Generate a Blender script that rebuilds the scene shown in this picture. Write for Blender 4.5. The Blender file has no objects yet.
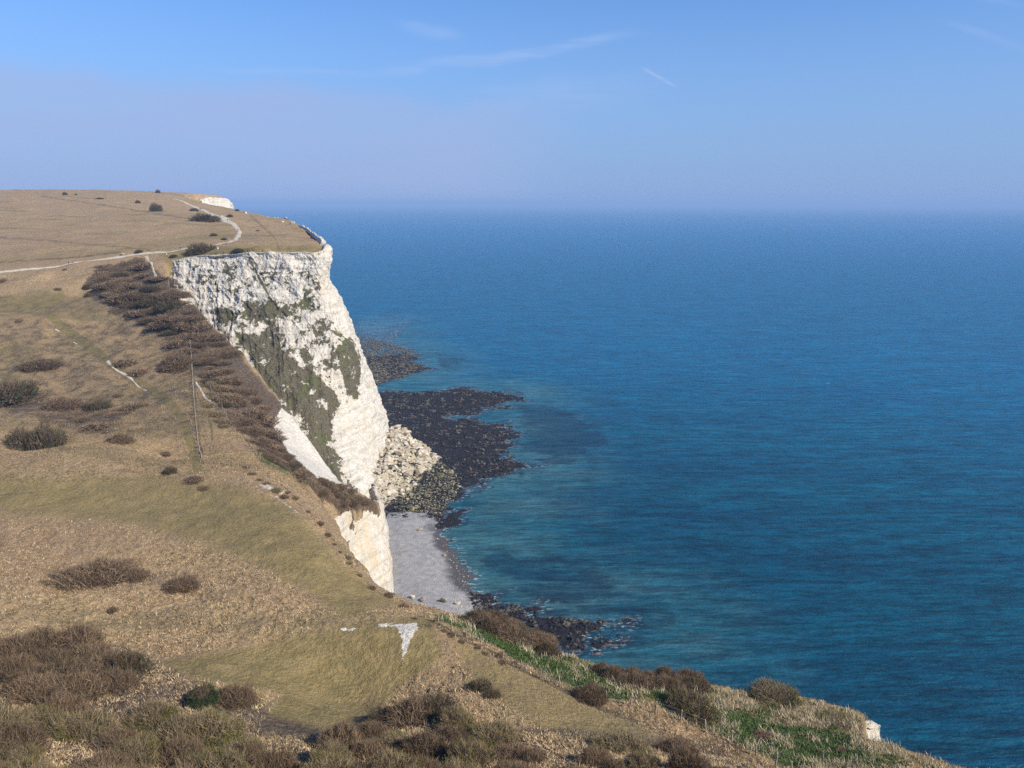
import bpy, math, random
import numpy as np
R = math.radians
rng = np.random.default_rng(7); random.seed(7)
S = bpy.context.scene
COL = S.collection

# ------------------------------------------------------------------ camera, sky, sun, exposure
F = 769.0; PITCH = 13.25; CH = 110.0
cp, sp = math.cos(R(PITCH)), math.sin(R(PITCH))
cam = bpy.data.cameras.new('camera'); co = bpy.data.objects.new('camera', cam); COL.objects.link(co)
co.location = (0, 0, CH); co.rotation_euler = (R(90 - PITCH), 0, 0)
cam.sensor_width = 36; cam.lens = 36 * F / 1024; cam.clip_start = 0.5; cam.clip_end = 90000
S.camera = co
SUN_AZ, SUN_EL = 120, 36
w = bpy.data.worlds.new('World'); S.world = w; w.use_nodes = True
wn, wl = w.node_tree.nodes, w.node_tree.links
bg = wn['Background']; bg.inputs[1].default_value = 0.086
sky = wn.new('ShaderNodeTexSky'); sky.sky_type = 'NISHITA'; sky.sun_disc = False
sky.sun_elevation = R(SUN_EL); sky.sun_rotation = R(SUN_AZ); sky.air_density = 1.0; sky.dust_density = 0.6; sky.ozone_density = 3.5; sky.altitude = 100
sun = bpy.data.lights.new('sun', 'SUN'); sun.energy = 4.6; sun.angle = R(0.53); sun.color = (1.0, 0.90, 0.74)
so = bpy.data.objects.new('sun', sun); COL.objects.link(so); so.location = (200, 0, 300)
sd_ = (math.sin(R(SUN_AZ)) * math.cos(R(SUN_EL)), math.cos(R(SUN_AZ)) * math.cos(R(SUN_EL)), math.sin(R(SUN_EL)))
from mathutils import Vector
so.rotation_euler = Vector(sd_).to_track_quat('Z', 'Y').to_euler()
S.view_settings.view_transform = 'Standard'; S.view_settings.look = 'None'; S.view_settings.gamma = 1
S.view_settings.use_curve_mapping = False; S.view_settings.exposure = 0.61
S.render.engine = 'CYCLES'; S.cycles.max_bounces = 5; S.cycles.volume_bounces = 0
S.cycles.use_denoising = False; S.cycles.use_adaptive_sampling = False; S.cycles.sample_clamp_direct = 6; S.cycles.sample_clamp_indirect = 4; S.cycles.transparent_max_bounces = 6
HAZE_D = 0.00015; HAZE_C = (0.37, 0.58, 0.93)

# sky: thin high cloud and a contrail mixed into the sky colour by direction
def wnode(t, **k):
    n = wn.new(t)
    for a, b in k.items(): setattr(n, a, b)
    return n
tc = wnode('ShaderNodeTexCoord'); sepw = wnode('ShaderNodeSeparateXYZ'); wl.new(tc.outputs['Generated'], sepw.inputs[0])
def wmath(op, a, b=None, c=None):
    n = wnode('ShaderNodeMath', operation=op)
    for i, v in enumerate((a, b, c)):
        if v is None: continue
        if isinstance(v, (int, float)): n.inputs[i].default_value = v
        else: wl.new(v, n.inputs[i])
    return n.outputs[0]
az = wmath('ARCTAN2', sepw.outputs[0], sepw.outputs[1]); el = wmath('ARCSINE', sepw.outputs[2])
def wsmooth(x, a, b):
    n = wnode('ShaderNodeMapRange', interpolation_type='SMOOTHSTEP'); wl.new(x, n.inputs[0])
    n.inputs[1].default_value = a; n.inputs[2].default_value = b
    return n.outputs[0]
def wnoise(sx, sy, sc, det=5, off=0, dist=0.0):
    c = wnode('ShaderNodeCombineXYZ'); wl.new(wmath('MULTIPLY', az, sx), c.inputs[0]); wl.new(wmath('MULTIPLY', el, sy), c.inputs[1]); c.inputs[2].default_value = off
    n = wnode('ShaderNodeTexNoise'); n.inputs['Scale'].default_value = sc; n.inputs['Detail'].default_value = det; n.inputs['Roughness'].default_value = .55
    n.inputs['Distortion'].default_value = dist; wl.new(c.outputs[0], n.inputs['Vector'])
    return n.outputs[0]
def streak(az0, el0, slope, half_len, half_w, seed):
    # a wispy streak of cirrus around a direction
    da = wmath('SUBTRACT', az, az0)
    de = wmath('SUBTRACT', wmath('SUBTRACT', el, el0), wmath('MULTIPLY', da, slope))
    de = wmath('ADD', de, wmath('MULTIPLY', wmath('SUBTRACT', wnoise(9, 3, 1, 3, seed), .5), half_w * 2.2))
    a = wmath('SUBTRACT', 1, wsmooth(wmath('ABSOLUTE', de), 0.0, half_w))
    b = wmath('SUBTRACT', 1, wsmooth(wmath('ABSOLUTE', da), half_len * .25, half_len))
    return wmath('MULTIPLY', wmath('MULTIPLY', a, b), wsmooth(wnoise(7, 70, 1, 5, seed + 3, .5), .22, .66))
def pix_dir(px, py):
    xc = (px - 512) / F; yc = -(py - 384) / F
    v = Vector((xc, cp + yc * sp, -sp + yc * cp)).normalized()
    return math.atan2(v.x, v.y), math.asin(v.z)
cl = None
for px, py, sl, hl, hw, sd, k in ((500, 58, .14, .20, .010, 1, .42), (300, 73, -.02, .13, .007, 5, .3), (430, 33, -.1, .05, .012, 9, .22), (659, 77, -.55, .026, .0035, 13, .75),
                                  (975, 30, -.45, .07, .007, 17, .14), (1004, 4, -.3, .04, .005, 19, .1), (560, 96, .06, .16, .03, 23, .25)):
    a0, e0 = pix_dir(px, py); s_ = wmath('MULTIPLY', streak(a0, e0, sl, hl, hw, sd), k)
    cl = s_ if cl is None else wmath('MAXIMUM', cl, s_)
# broad veil of thin cirrus on the left, its upper edge dipping to the right, ending towards the middle
elb = wmath('ADD', el, wmath('MULTIPLY', wmath('SUBTRACT', wnoise(5, 7, 1, 3, 31), .5), .07))
a_end, _ = pix_dir(580, 100)
edge = wmath('ADD', wmath('MULTIPLY', wsmooth(az, -.35, .15), -.02), .140)
veil = wmath('MULTIPLY', wmath('SUBTRACT', 1, wsmooth(wmath('SUBTRACT', elb, edge), -.022, .010)), wmath('SUBTRACT', 1, wsmooth(az, -.08, .12)))
veil = wmath('MULTIPLY', veil, wmath('ADD', wmath('MULTIPLY', wsmooth(wnoise(4, 30, 1, 5, 41), .25, .8), .3), .46))
tint = wnode('ShaderNodeMix', data_type='RGBA', blend_type='MULTIPLY'); tint.inputs['Factor'].default_value = 1
wl.new(sky.outputs[0], tint.inputs['A']); tint.inputs['B'].default_value = (0.66, 0.93, 1.28, 1)
mx = wnode('ShaderNodeMix', data_type='RGBA'); wl.new(cl, mx.inputs['Factor']); wl.new(tint.outputs['Result'], mx.inputs['A']); mx.inputs['B'].default_value = (4.6, 5.5, 7.8, 1)
hz_ = wnode('ShaderNodeMix', data_type='RGBA'); wl.new(wmath('MULTIPLY', wsmooth(el, .30, -.02), .92), hz_.inputs['Factor']); wl.new(mx.outputs['Result'], hz_.inputs['A']); hz_.inputs['B'].default_value = (2.0, 3.1, 5.5, 1)
vl_ = wnode('ShaderNodeMix', data_type='RGBA'); wl.new(veil, vl_.inputs['Factor']); wl.new(hz_.outputs['Result'], vl_.inputs['A']); vl_.inputs['B'].default_value = (2.85, 3.65, 5.9, 1)
wl.new(vl_.outputs['Result'], bg.inputs[0])

# ------------------------------------------------------------------ helpers
def _hash(ix, iy, iz, seed):
    h = (ix.astype(np.int64) * 374761393 + iy.astype(np.int64) * 668265263 + iz.astype(np.int64) * 2147483647 + seed * 1274126177) & 0xffffffff
    h = ((h ^ (h >> 13)) * 1274126177) & 0xffffffff
    return ((h ^ (h >> 16)) & 0xffff) / 65535.0
def noise(x, y, z=0.0, seed=0):
    x = np.asarray(x, float); y = np.asarray(y, float); z = np.zeros_like(x) + z
    ix, iy, iz = np.floor(x), np.floor(y), np.floor(z); fx, fy, fz = x - ix, y - iy, z - iz
    u, v, t = [q * q * q * (q * (q * 6 - 15) + 10) for q in (fx, fy, fz)]
    r = 0
    for dx in (0, 1):
        for dy in (0, 1):
            for dz in (0, 1):
                r = r + _hash(ix + dx, iy + dy, iz + dz, seed) * (u if dx else 1 - u) * (v if dy else 1 - v) * (t if dz else 1 - t)
    return r * 2 - 1
def fbm(x, y, z=0.0, seed=0, o=4, g=.5):
    a, s, r = 1.0, 1.0, 0
    for k in range(o):
        r = r + a * noise(np.asarray(x) * s, np.asarray(y) * s, np.asarray(z) * s, seed + k * 17); a *= g; s *= 2.03
    return r
def sst(x, a, b):
    t = np.clip((x - a) / (b - a), 0, 1); return t * t * (3 - 2 * t)
def tag(o, label=None, cat=None, group=None, kind=None):
    for k, v in (('label', label), ('category', cat), ('group', group), ('kind', kind)):
        if v: o[k] = v
    return o
def mesh(name, V, Fc, mat=None, smooth=True, attrs=None, parent=None):
    V = np.asarray(V, np.float32).reshape(-1, 3); Fc = np.asarray(Fc, np.int32); n = Fc.shape[1]
    m = bpy.data.meshes.new(name); m.vertices.add(len(V)); m.vertices.foreach_set('co', V.ravel())
    m.loops.add(Fc.size); m.loops.foreach_set('vertex_index', Fc.ravel())
    m.polygons.add(len(Fc)); m.polygons.foreach_set('loop_start', np.arange(0, Fc.size, n, dtype=np.int32))
    m.polygons.foreach_set('use_smooth', np.full(len(Fc), smooth)); m.update(calc_edges=True); m.validate()
    for k, a in (attrs or {}).items():
        at = m.attributes.new(k, 'FLOAT', 'POINT'); at.data.foreach_set('value', np.asarray(a, np.float32).ravel())
    if mat: m.materials.append(mat)
    o = bpy.data.objects.new(name, m); COL.objects.link(o)
    if parent: o.parent = parent
    return o
def grid_faces(nr, nc):
    i = np.arange((nr - 1) * (nc - 1)); r, c = i // (nc - 1), i % (nc - 1); a = r * nc + c
    return np.stack([a, a + 1, a + nc + 1, a + nc], 1)
def pix2w(px, py, Y):
    xc = (px - 512) / F; yc = -(py - 384) / F
    k = Y / (cp + yc * sp)
    return np.array([xc * k, Y, CH + (-sp + yc * cp) * k])
def pzw(px, z, Y):   # point seen in column px, at height z and distance Y
    t = Y * cp + (CH - z) * sp
    return np.array([(px - 512) / F * t, Y, z])
def w2pix(x, y, z):
    d = y * cp - (z - CH) * sp; u = y * sp + (z - CH) * cp
    d = np.where(np.abs(d) < 1, 1, d)
    return 512 + F * x / d, 384 - F * u / d
def inpoly(x, y, P):
    P = np.asarray(P, float); r = np.zeros(np.shape(x), bool); j = len(P) - 1
    for i in range(len(P)):
        xi, yi, xj, yj = *P[i], *P[j]
        if yi != yj:
            r ^= ((yi > y) != (yj > y)) & (x < (xj - xi) * (y - yi) / (yj - yi) + xi)
        j = i
    return r
def segdist(x, y, P, closed=True):
    P = np.asarray(P, float); n = len(P); d = np.full(np.shape(x), 1e9)
    for i in range(n if closed else n - 1):
        a, b = P[i], P[(i + 1) % n]; ab = b - a; L = (ab ** 2).sum() + 1e-9
        t = np.clip(((x - a[0]) * ab[0] + (y - a[1]) * ab[1]) / L, 0, 1)
        d = np.minimum(d, np.hypot(x - a[0] - t * ab[0], y - a[1] - t * ab[1]))
    return d
def sdpoly(x, y, P):   # positive inside
    d = segdist(x, y, P); return np.where(inpoly(x, y, P), d, -d)

# ------------------------------------------------------------------ materials
def material(name):
    m = bpy.data.materials.new(name); m.use_nodes = True
    nt = m.node_tree; return m, nt, nt.nodes['Principled BSDF']
class G:
    def __init__(s, nt): s.nt = nt; s.pos = None
    def n(s, t, **k):
        n = s.nt.nodes.new(t)
        for a, b in k.items(): setattr(n, a, b)
        return n
    def put(s, sock, v):
        if isinstance(v, bpy.types.NodeSocket): s.nt.links.new(v, sock)
        elif isinstance(v, tuple) and len(v) == 3 and sock.type == 'RGBA': sock.default_value = (*v, 1)
        else: sock.default_value = v
    def P(s):
        if s.pos is None: s.pos = s.n('ShaderNodeNewGeometry').outputs['Position']
        return s.pos
    def obj(s): return s.n('ShaderNodeTexCoord').outputs['Object']
    def map(s, sc, rot=(0, 0, 0), v=None):
        m = s.n('ShaderNodeMapping'); s.put(m.inputs[0], v or s.P()); m.inputs['Scale'].default_value = sc; m.inputs['Rotation'].default_value = rot; return m.outputs[0]
    def noise(s, sc, det=4, rough=.55, v=None, dist=0.0):
        n = s.n('ShaderNodeTexNoise'); s.put(n.inputs['Vector'], v or s.P()); n.inputs['Scale'].default_value = sc
        n.inputs['Detail'].default_value = det; n.inputs['Roughness'].default_value = rough; n.inputs['Distortion'].default_value = dist; return n.outputs[0]
    def vor(s, sc, v=None, feature='F1'):
        n = s.n('ShaderNodeTexVoronoi', feature=feature); s.put(n.inputs['Vector'], v or s.P()); n.inputs['Scale'].default_value = sc; return n
    def m(s, op, a, b=None, c=None):
        n = s.n('ShaderNodeMath', operation=op)
        for i, v in enumerate((a, b, c)):
            if v is not None: s.put(n.inputs[i], v)
        return n.outputs[0]
    def sm(s, x, a, b, lo=0.0, hi=1.0):
        n = s.n('ShaderNodeMapRange', interpolation_type='SMOOTHSTEP'); s.put(n.inputs[0], x)
        for i, v in enumerate((a, b, lo, hi)): n.inputs[i + 1].default_value = v
        return n.outputs[0]
    def mix(s, f, a, b, bt='MIX'):
        n = s.n('ShaderNodeMix', data_type='RGBA', blend_type=bt); s.put(n.inputs['Factor'], f); s.put(n.inputs['A'], a); s.put(n.inputs['B'], b); return n.outputs['Result']
    def attr(s, name): return s.n('ShaderNodeAttribute', attribute_name=name).outputs['Fac']
    def bump(s, h, dist, st=1.0):
        b = s.n('ShaderNodeBump'); b.inputs['Strength'].default_value = st; b.inputs['Distance'].default_value = dist; s.put(b.inputs['Height'], h); return b.outputs[0]
    def nz(s):
        q = s.n('ShaderNodeSeparateXYZ'); s.put(q.inputs[0], s.n('ShaderNodeNewGeometry').outputs['Normal']); return q.outputs[2]

def simple(name, c1, c2, sc, rough=.9, bump=0.0, objspace=False, spec=.2):
    m, nt, b = material(name); g = G(nt); v = g.obj() if objspace else None
    n = g.noise(sc, 5, .6, v=v)
    g.put(b.inputs['Base Color'], g.mix(g.sm(n, .3, .7), c1, c2)); b.inputs['Roughness'].default_value = rough; b.inputs['Specular IOR Level'].default_value = spec
    if bump: g.put(b.inputs['Normal'], g.bump(g.noise(sc * 3, 4, v=v), bump))
    return m

def land_material():
    m, nt, b = material('dry grassland'); g = G(nt)
    n1 = g.noise(.035, 4, .6); n2 = g.noise(.28, 5, .62); n3 = g.noise(1.7, 4, .65); n4 = g.noise(5.5, 3, .6)
    dry = g.mix(g.sm(n2, .3, .7), (.22, .148, .072), (.39, .278, .152))
    dry = g.mix(g.sm(n1, .35, .65, 0, .6), dry, (.25, .185, .105))
    dry = g.mix(g.m('MULTIPLY', g.sm(n3, .42, .66), .6), dry, (.52, .39, .23))
    dry = g.mix(g.m('MULTIPLY', g.sm(n3, .50, .30), .6), dry, (.12, .09, .048))
    dry = g.mix(g.m('MULTIPLY', g.sm(g.noise(1.05, 5, .75, dist=.6), .60, .68), .75), dry, (.085, .064, .034))  # dark specks painted in as shadow between tussocks
    band = g.noise(1, 5, .65, v=g.map((.012, .045, .02), (0, 0, R(8))))
    dry = g.mix(g.m('MULTIPLY', g.sm(band, .45, .58), .6), dry, (.27, .185, .115))
    dry = g.mix(g.m('MULTIPLY', g.sm(band, .48, .38), .55), dry, (.15, .125, .065))
    dry = g.mix(g.m('MULTIPLY', g.sm(g.noise(.8, 3, .6, v=g.map((1, 1, 1), (0, 0, 1.1))), .55, .72), .35), dry, (.11, .115, .05))
    gr = g.mix(g.sm(n2, .3, .7), (.155, .130, .052), (.27, .205, .095))
    gr = g.mix(g.m('MULTIPLY', g.sm(n3, .45, .7), .6), gr, (.34, .25, .125))
    gr = g.mix(g.m('MULTIPLY', g.sm(n4, .5, .3), .35), gr, (.07, .07, .03))
    wob = g.m('ADD', g.m('MULTIPLY', g.m('SUBTRACT', n2, .5), 1.1), g.m('MULTIPLY', g.m('SUBTRACT', n3, .5), .7))
    def mask(name, a=.3, c=.7): return g.sm(g.m('ADD', g.attr(name), wob), a, c)
    c = g.mix(mask('green', .25, .8), dry, gr)
    scr = g.mix(g.sm(n3, .35, .65), (.062, .045, .034), (.15, .112, .085))
    scr = g.mix(g.m('MULTIPLY', g.sm(n2, .5, .75), .5), scr, (.10, .095, .045))
    c = g.mix(mask('scrub'), c, scr)
    lu = g.mix(g.sm(n3, .35, .65), (.035, .065, .016), (.085, .115, .035))
    c = g.mix(mask('lush', .42, .62), c, lu)
    c = g.mix(g.m('MULTIPLY', mask('track', .35, .7), .75), c, (.085, .07, .045))
    st = g.m('MULTIPLY', g.sm(g.nz(), .62, .42), g.attr('outer'))
    stw = g.sm(g.m('ADD', st, g.m('MULTIPLY', g.m('SUBTRACT', n2, .5), .8)), .45, .65)
    chalk = g.mix(g.sm(n3, .3, .7), (.48, .445, .37), (.66, .635, .58)); chalk = g.mix(g.m('MULTIPLY', g.sm(g.noise(1, 4, .7, v=g.map((.9, .9, .12), (0, .4, 0))), .5, .32), .55), chalk, (.27, .235, .17))
    ck = g.sm(g.m('ADD', g.m('ADD', g.attr('chalk'), g.m('MULTIPLY', g.m('SUBTRACT', n3, .5), 1.3)), g.m('MULTIPLY', g.m('SUBTRACT', n4, .5), .9)), .46, .60)
    c = g.mix(g.m('MAXIMUM', stw, ck), c, chalk)
    g.put(b.inputs['Base Color'], c); b.inputs['Roughness'].default_value = .95; b.inputs['Specular IOR Level'].default_value = .1
    h = g.m('ADD', g.m('MULTIPLY', n3, 1), g.m('MULTIPLY', n4, .45))
    g.put(b.inputs['Normal'], g.bump(h, .55, .9))
    return m
def chalk_material(name='chalk', warm=0.0):
    m, nt, b = material(name); g = G(nt)
    n1 = g.noise(.09, 4, .6); n2 = g.noise(.55, 5, .65); n3 = g.noise(2.2, 4, .6)
    bed = g.noise(1.0, 3, .6, v=g.map((.05, .05, 1.1), (0, .10, 0)))
    flute = g.noise(1.0, 4, .65, v=g.map((.75, .75, .13), (0, .32, 0)))
    c = g.mix(g.sm(n2, .3, .7), (.51, .48, .415), (.66, .635, .58))
    c = g.mix(g.m('MULTIPLY', g.sm(bed, .53, .60), .5), c, (.36, .325, .265))
    c = g.mix(g.m('MULTIPLY', g.sm(flute, .5, .32), .3), c, (.38, .34, .275))
    warmf = g.m('MULTIPLY', g.sm(g.m('ADD', g.m('MULTIPLY', n1, .5), g.m('MULTIPLY', flute, .5)), .42, .6), .2 + warm)
    c = g.mix(warmf, c, (.56, .42, .235))
    veg = g.mix(g.sm(n3, .3, .7), (.058, .052, .032), (.16, .142, .095))
    veg = g.mix(g.sm(g.noise(.12, 2), .55, .66), veg, (.10, .105, .045))
    vn = g.noise(.16, 6, .7, v=g.map((1, 1, .8), (0, .5, 0))); spots = g.sm(g.m('ADD', g.m('ADD', g.attr('veg'), g.m('MULTIPLY', g.m('SUBTRACT', vn, .5), 2.6)), g.m('MULTIPLY', g.m('SUBTRACT', n2, .5), 1.3)), .50, .56)
    c = g.mix(spots, c, veg)
    g.put(b.inputs['Base Color'], c); b.inputs['Roughness'].default_value = .92; b.inputs['Specular IOR Level'].default_value = .12
    h = g.m('ADD', g.m('MULTIPLY', g.noise(.5, 6, .7, v=g.map((1, 1, .35), (0, .3, 0))), 1.6), g.m('MULTIPLY', n3, .35))
    g.put(b.inputs['Normal'], g.bump(h, .95, 1.0))
    return m
LAND = land_material(); CHALK = chalk_material('weathered chalk'); CHALKW = chalk_material('stained chalk', .35)
PATH = simple('trodden chalk', (.34, .295, .22), (.52, .48, .40), 1.2, .95, .1)

# ------------------------------------------------------------------ land surface
ctrl = '''0 768 56;250 768 58;500 768 60;700 768 62;760 768 72;960 768 77;0 700 73;150 700 74;250 697 76;330 690 83;400 690 83;450 700 77;520 700 78;620 727 76;700 735 78
0 650 87;150 650 88;250 640 90;310 628 93;400 628 93;430 640 91;400 655 88;500 655 92;600 705 82;700 745 76;425 614 104
400 598 113;450 612 109;500 622 107;560 650 99;600 665 96;680 682 93;740 692 92;800 697 92;868 713 89.5;875 740 80.5;600 688 86.5;800 740 80;500 636 100;550 668 91.5;660 700 84.5
0 600 102;200 600 103;350 600 104;0 550 120;200 550 120;330 550 121;0 500 143;200 500 143;270 500 143;0 455 168;100 458 166;200 472 159;250 475 158;60 449 172
0 436 194;130 442 186;200 457 175;0 400 228;130 400 226;200 400 222;0 350 272;100 350 272;180 350 268;0 300 315;100 300 315;160 300 312
0 273 345;100 262 352;160 250 365;240 235 450;225 217 560;180 200 770;0 192 800;100 192 805;0 240 440;0 215 600;100 230 480;60 250 385;200 240 425
170 262 345;200 257 340;250 254 335;300 254 332;322 254 332;325 249 345;318 240 400;310 232 470;290 220 640;250 212 780;235 209 850;270 235 440;300 240 400
187 301 305;232 345 272;280 403 240;345 483 218;378 503 212;358 511 202;330 520 190;230 400 225;280 450 200;300 480 185;200 350 268;250 440 196;330 500 194;150 280 328
290 490 150;320 520 136;345 555 122;315 505 165;300 485 172;340 532 138;352 553 128;370 578 118;326 519 160'''
pts = []
for q in ctrl.replace('\n', ';').split(';'):
    a, b_, Y = map(float, q.split()); pts.append(pix2w(a, b_, Y))
pts += [np.array(p, float) for p in ((-118, 184, 48.5), (-85, 182, 48), (-60, 178, 48.5), (-1100, 1000, 118), (-1100, 1500, 95), (-400, 1300, 100), (-330, 930, 116.5), (-355, 1000, 116), (-600, 400, 92), (-600, 800, 121), (-400, 100, 64), (-350, 180, 56), (-150, 40, 66), (0, 15, 94), (-60, 15, 93), (60, 15, 92), (0, 32, 80), (55, 35, 75), (-50, 34, 79), (130, 30, 62), (-150, 0, 100), (0, -40, 109), (-350, 0, 95), (150, 76, 44), (90, 55, 60), (-50, 46, 69.5), (0, 46, 69.5), (0, 0, 106.5))]
pts = np.array(pts)
SC = 100.0
def _phi(d2): return np.where(d2 > 1e-12, .5 * d2 * np.log(np.maximum(d2, 1e-12)), 0)
_P = pts[:, :2] / SC; n_ = len(_P)
_A = _phi(((_P[:, None] - _P[None]) ** 2).sum(-1)) + np.eye(n_) * 2e-4
_Q = np.c_[np.ones(n_), _P]
_M = np.block([[_A, _Q], [_Q.T, np.zeros((3, 3))]])
_W = np.linalg.solve(_M, np.r_[pts[:, 2], 0, 0, 0])
def topz(x, y):
    x = np.asarray(x, float); sh = x.shape; X = np.c_[x.ravel(), np.asarray(y, float).ravel()] / SC
    out = np.empty(len(X))
    for i in range(0, len(X), 60000):
        B = X[i:i + 60000]; d = ((B[:, None] - _P[None]) ** 2).sum(-1)
        out[i:i + 60000] = _phi(d) @ _W[:n_] + _W[n_] + B @ _W[n_ + 1:]
    return out.reshape(sh)
edge_px = [(285, 219, 650), (308, 231, 480), (318, 239, 400), (327, 249, 345), (322, 254.5, 332), (300, 254.5, 332), (250, 254.5, 335), (200, 257.5, 340), (170, 263, 342), (171, 278, 327),
           (189, 301, 305), (232, 345, 272), (258, 375, 256), (284, 404, 238), (318, 447, 225), (345, 483, 216), (380, 504, 212), (358, 511, 202), (343, 516, 194), (329, 520, 190), (333, 525, 165),
           (338, 530, 138), (352, 553, 128), (372, 580, 118), (400, 597, 113), (430, 606, 111), (450, 612, 109), (500, 620, 108), (560, 650, 99), (620, 668, 96), (680, 682, 93), (740, 690, 93.5), (800, 696, 92.5),
           (868, 712, 89.8), (866, 726, 85.5), (867, 741, 81), (885, 744, 80.3), (920, 752, 80), (965, 769, 77.5)]
EDGE = [pix2w(*q)[:2] for q in edge_px] + [np.array(q, float) for q in ((70, 74), (105, 66), (150, 40), (200, -60), (-1500, -60), (-1500, 2500), (-700, 1600), (-430, 1100), (-368, 1005), (-346, 948), (-352, 934), (-372, 922), (-366, 880), (-345, 862), (-312, 835), (-268, 780), (-228, 715))]
i0 = 37
EDGE[39:43] = [np.array((75, 76.5)), np.array((112, 72)), np.array((170, 45)), np.array((230, -60))]
EDGE = np.array(EDGE)
def landz(x, y, fine=True):
    s = sdpoly(x, y, EDGE) - 1.5 * (y > 300) - .8 * ((y < 219) & (y > 183)) - .3 * ((x > 30) & (y < 100)) + np.where((y > 300) | ((x > 30) & (y < 100)), .3, .9) * noise(x / 4.3, y / 4.3, seed=5)
    dist = np.hypot(x, y); dd = np.clip(dist / 150, .6, 1.5)
    z = topz(x, y) + fbm(x / 14, y / 14, seed=3, o=2) * (.35 * dd + .75 * sst(y, 185, 230) * (1 - sst(y, 330, 360)))
    if fine:
        z = z + fbm(x / 2.6, y / 2.6, seed=9, o=3) * .14 
    out = np.clip(-s, 0, None)
    z = np.where(s < 0, z - np.clip(out - 3, 0, None) ** 2 * .5 * ((y < 219) | ((x > -47) & (y < 300))) - out * np.where(y > 300, 16.0, np.where((y > 219) & (y < 300) & (x < -47), 2.6, 8.0)) - .25 * out * fbm(x / 3, y / 3, seed=12, o=2) * np.clip(out, 0, 4) / 4, z)
    return z
def ray(px, py, y0=30, y1=1100, n=2600):
    Y = np.geomspace(y0, y1, n); k = pix2w(px, py, 1.0) - np.array([0, 0, CH])
    X = k[0] * Y; Z = CH + k[2] * Y; L = landz(X, Y, True); hit = np.where(L > Z)[0]
    i = hit[0] if len(hit) else n - 1
    return np.array([X[i], Y[i], L[i]])
def rays(P, **k): return np.array([ray(a, b, **k) for a, b in P])

# masks on the land: colour regions of the ground itself (dry grass, green turf, scrub litter, bare chalk)
PM = dict(
 green=[(.75, 14, [(-60, 478), (150, 474), (232, 480), (292, 503), (345, 562), (405, 606), (345, 622), (290, 585), (240, 560), (200, 545), (120, 525), (-60, 512)]),
        (.8, 9, [(150, 660), (250, 645), (330, 626), (430, 612), (445, 655), (400, 690), (345, 745), (250, 735), (280, 695), (190, 680)]),
        (.62, 14, [(440, 628), (520, 662), (640, 718), (720, 760), (560, 745), (470, 690)]),
        (.7, 4, [(-40, 300), (50, 292), (66, 290), (60, 306), (40, 312), (-40, 312)]),
        (.85, 3, [(165, 262), (160, 252), (230, 246), (330, 245), (330, 255), (250, 256), (205, 260), (175, 285)]),
        (.5, 8, [(-40, 255), (130, 245), (230, 222), (240, 236), (150, 254), (-40, 272)]),
        (.6, 6, [(160, 195), (230, 205), (300, 225), (320, 240), (270, 222), (200, 205)]),
        (.5, 12, [(430, 600), (700, 668), (900, 705), (980, 770), (760, 760), (600, 690)]),
        (.4, 8, [(-40, 189), (180, 190), (180, 196), (-40, 200)]),
        (.5, 10, [(-60, 330), (40, 345), (20, 400), (-60, 380)]),],
 lush=[(.92, 6, [(455, 622), (500, 632), (560, 660), (610, 680), (650, 700), (600, 700), (540, 672), (480, 640)]),
       (.74, 9, [(430, 620), (520, 650), (640, 690), (720, 735), (700, 700), (560, 650), (440, 612)]),
       (.76, 12, [(690, 700), (760, 715), (860, 735), (900, 765), (780, 768), (720, 735)]),
       (.6, 4, [(250, 445), (300, 470), (330, 500), (300, 485), (255, 460)])],
 scrub=[(.85, 7, [(95, 266), (150, 263), (172, 285), (200, 315), (235, 348), (285, 407), (290, 450), (325, 480), (378, 505), (345, 512), (310, 486), (262, 455), (235, 420), (205, 385), (180, 350), (130, 318), (90, 300)]),
        (.6, 8, [(-30, 385), (60, 398), (130, 410), (110, 440), (60, 430), (-30, 405)]),
        (.6, 6, [(160, 345), (200, 350), (235, 380), (245, 420), (215, 420), (200, 380), (165, 360)]),
        (.7, 8, [(-30, 680), (120, 640), (240, 700), (330, 730), (400, 700), (470, 720), (740, 740), (760, 790), (-30, 790)]),
        (.36, 14, [(-40, 320), (120, 310), (180, 350), (230, 430), (200, 450), (100, 440), (-40, 430)]),
        (.5, 6, [(40, 570), (190, 570), (200, 590), (60, 585)]),
        (.45, 8, [(500, 640), (700, 745), (860, 790), (700, 770), (420, 612)])],
 track=[(.52, 22, [(-60, 285), (100, 285), (190, 330), (235, 400), (210, 450), (80, 445), (-60, 440)]), (.30, 15, [(-60, 190), (230, 205), (230, 245), (-60, 270)])],
 chalk=[(1.0, 2.5, [(286, 401), (272, 424), (288, 452), (320, 480), (350, 490), (326, 448), (302, 412)]),
        (1.1, 4, [(394, 624), (416, 623), (418, 627), (411, 638), (407, 650), (402, 658), (403, 642), (399, 630)]), (.8, 2.2, [(376, 625), (396, 624), (396, 627), (377, 627)]),
        (.75, 2.5, [(340, 628), (356, 627), (354, 631), (341, 632)]), (.8, 2, [(378, 624), (392, 623), (392, 627), (378, 627)]),
        (.6, 3, [(180, 272), (188, 290), (203, 306), (196, 308), (184, 296)]),
        (.5, 2.2, [(258, 482), (300, 512), (302, 518), (262, 488)])])
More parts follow.
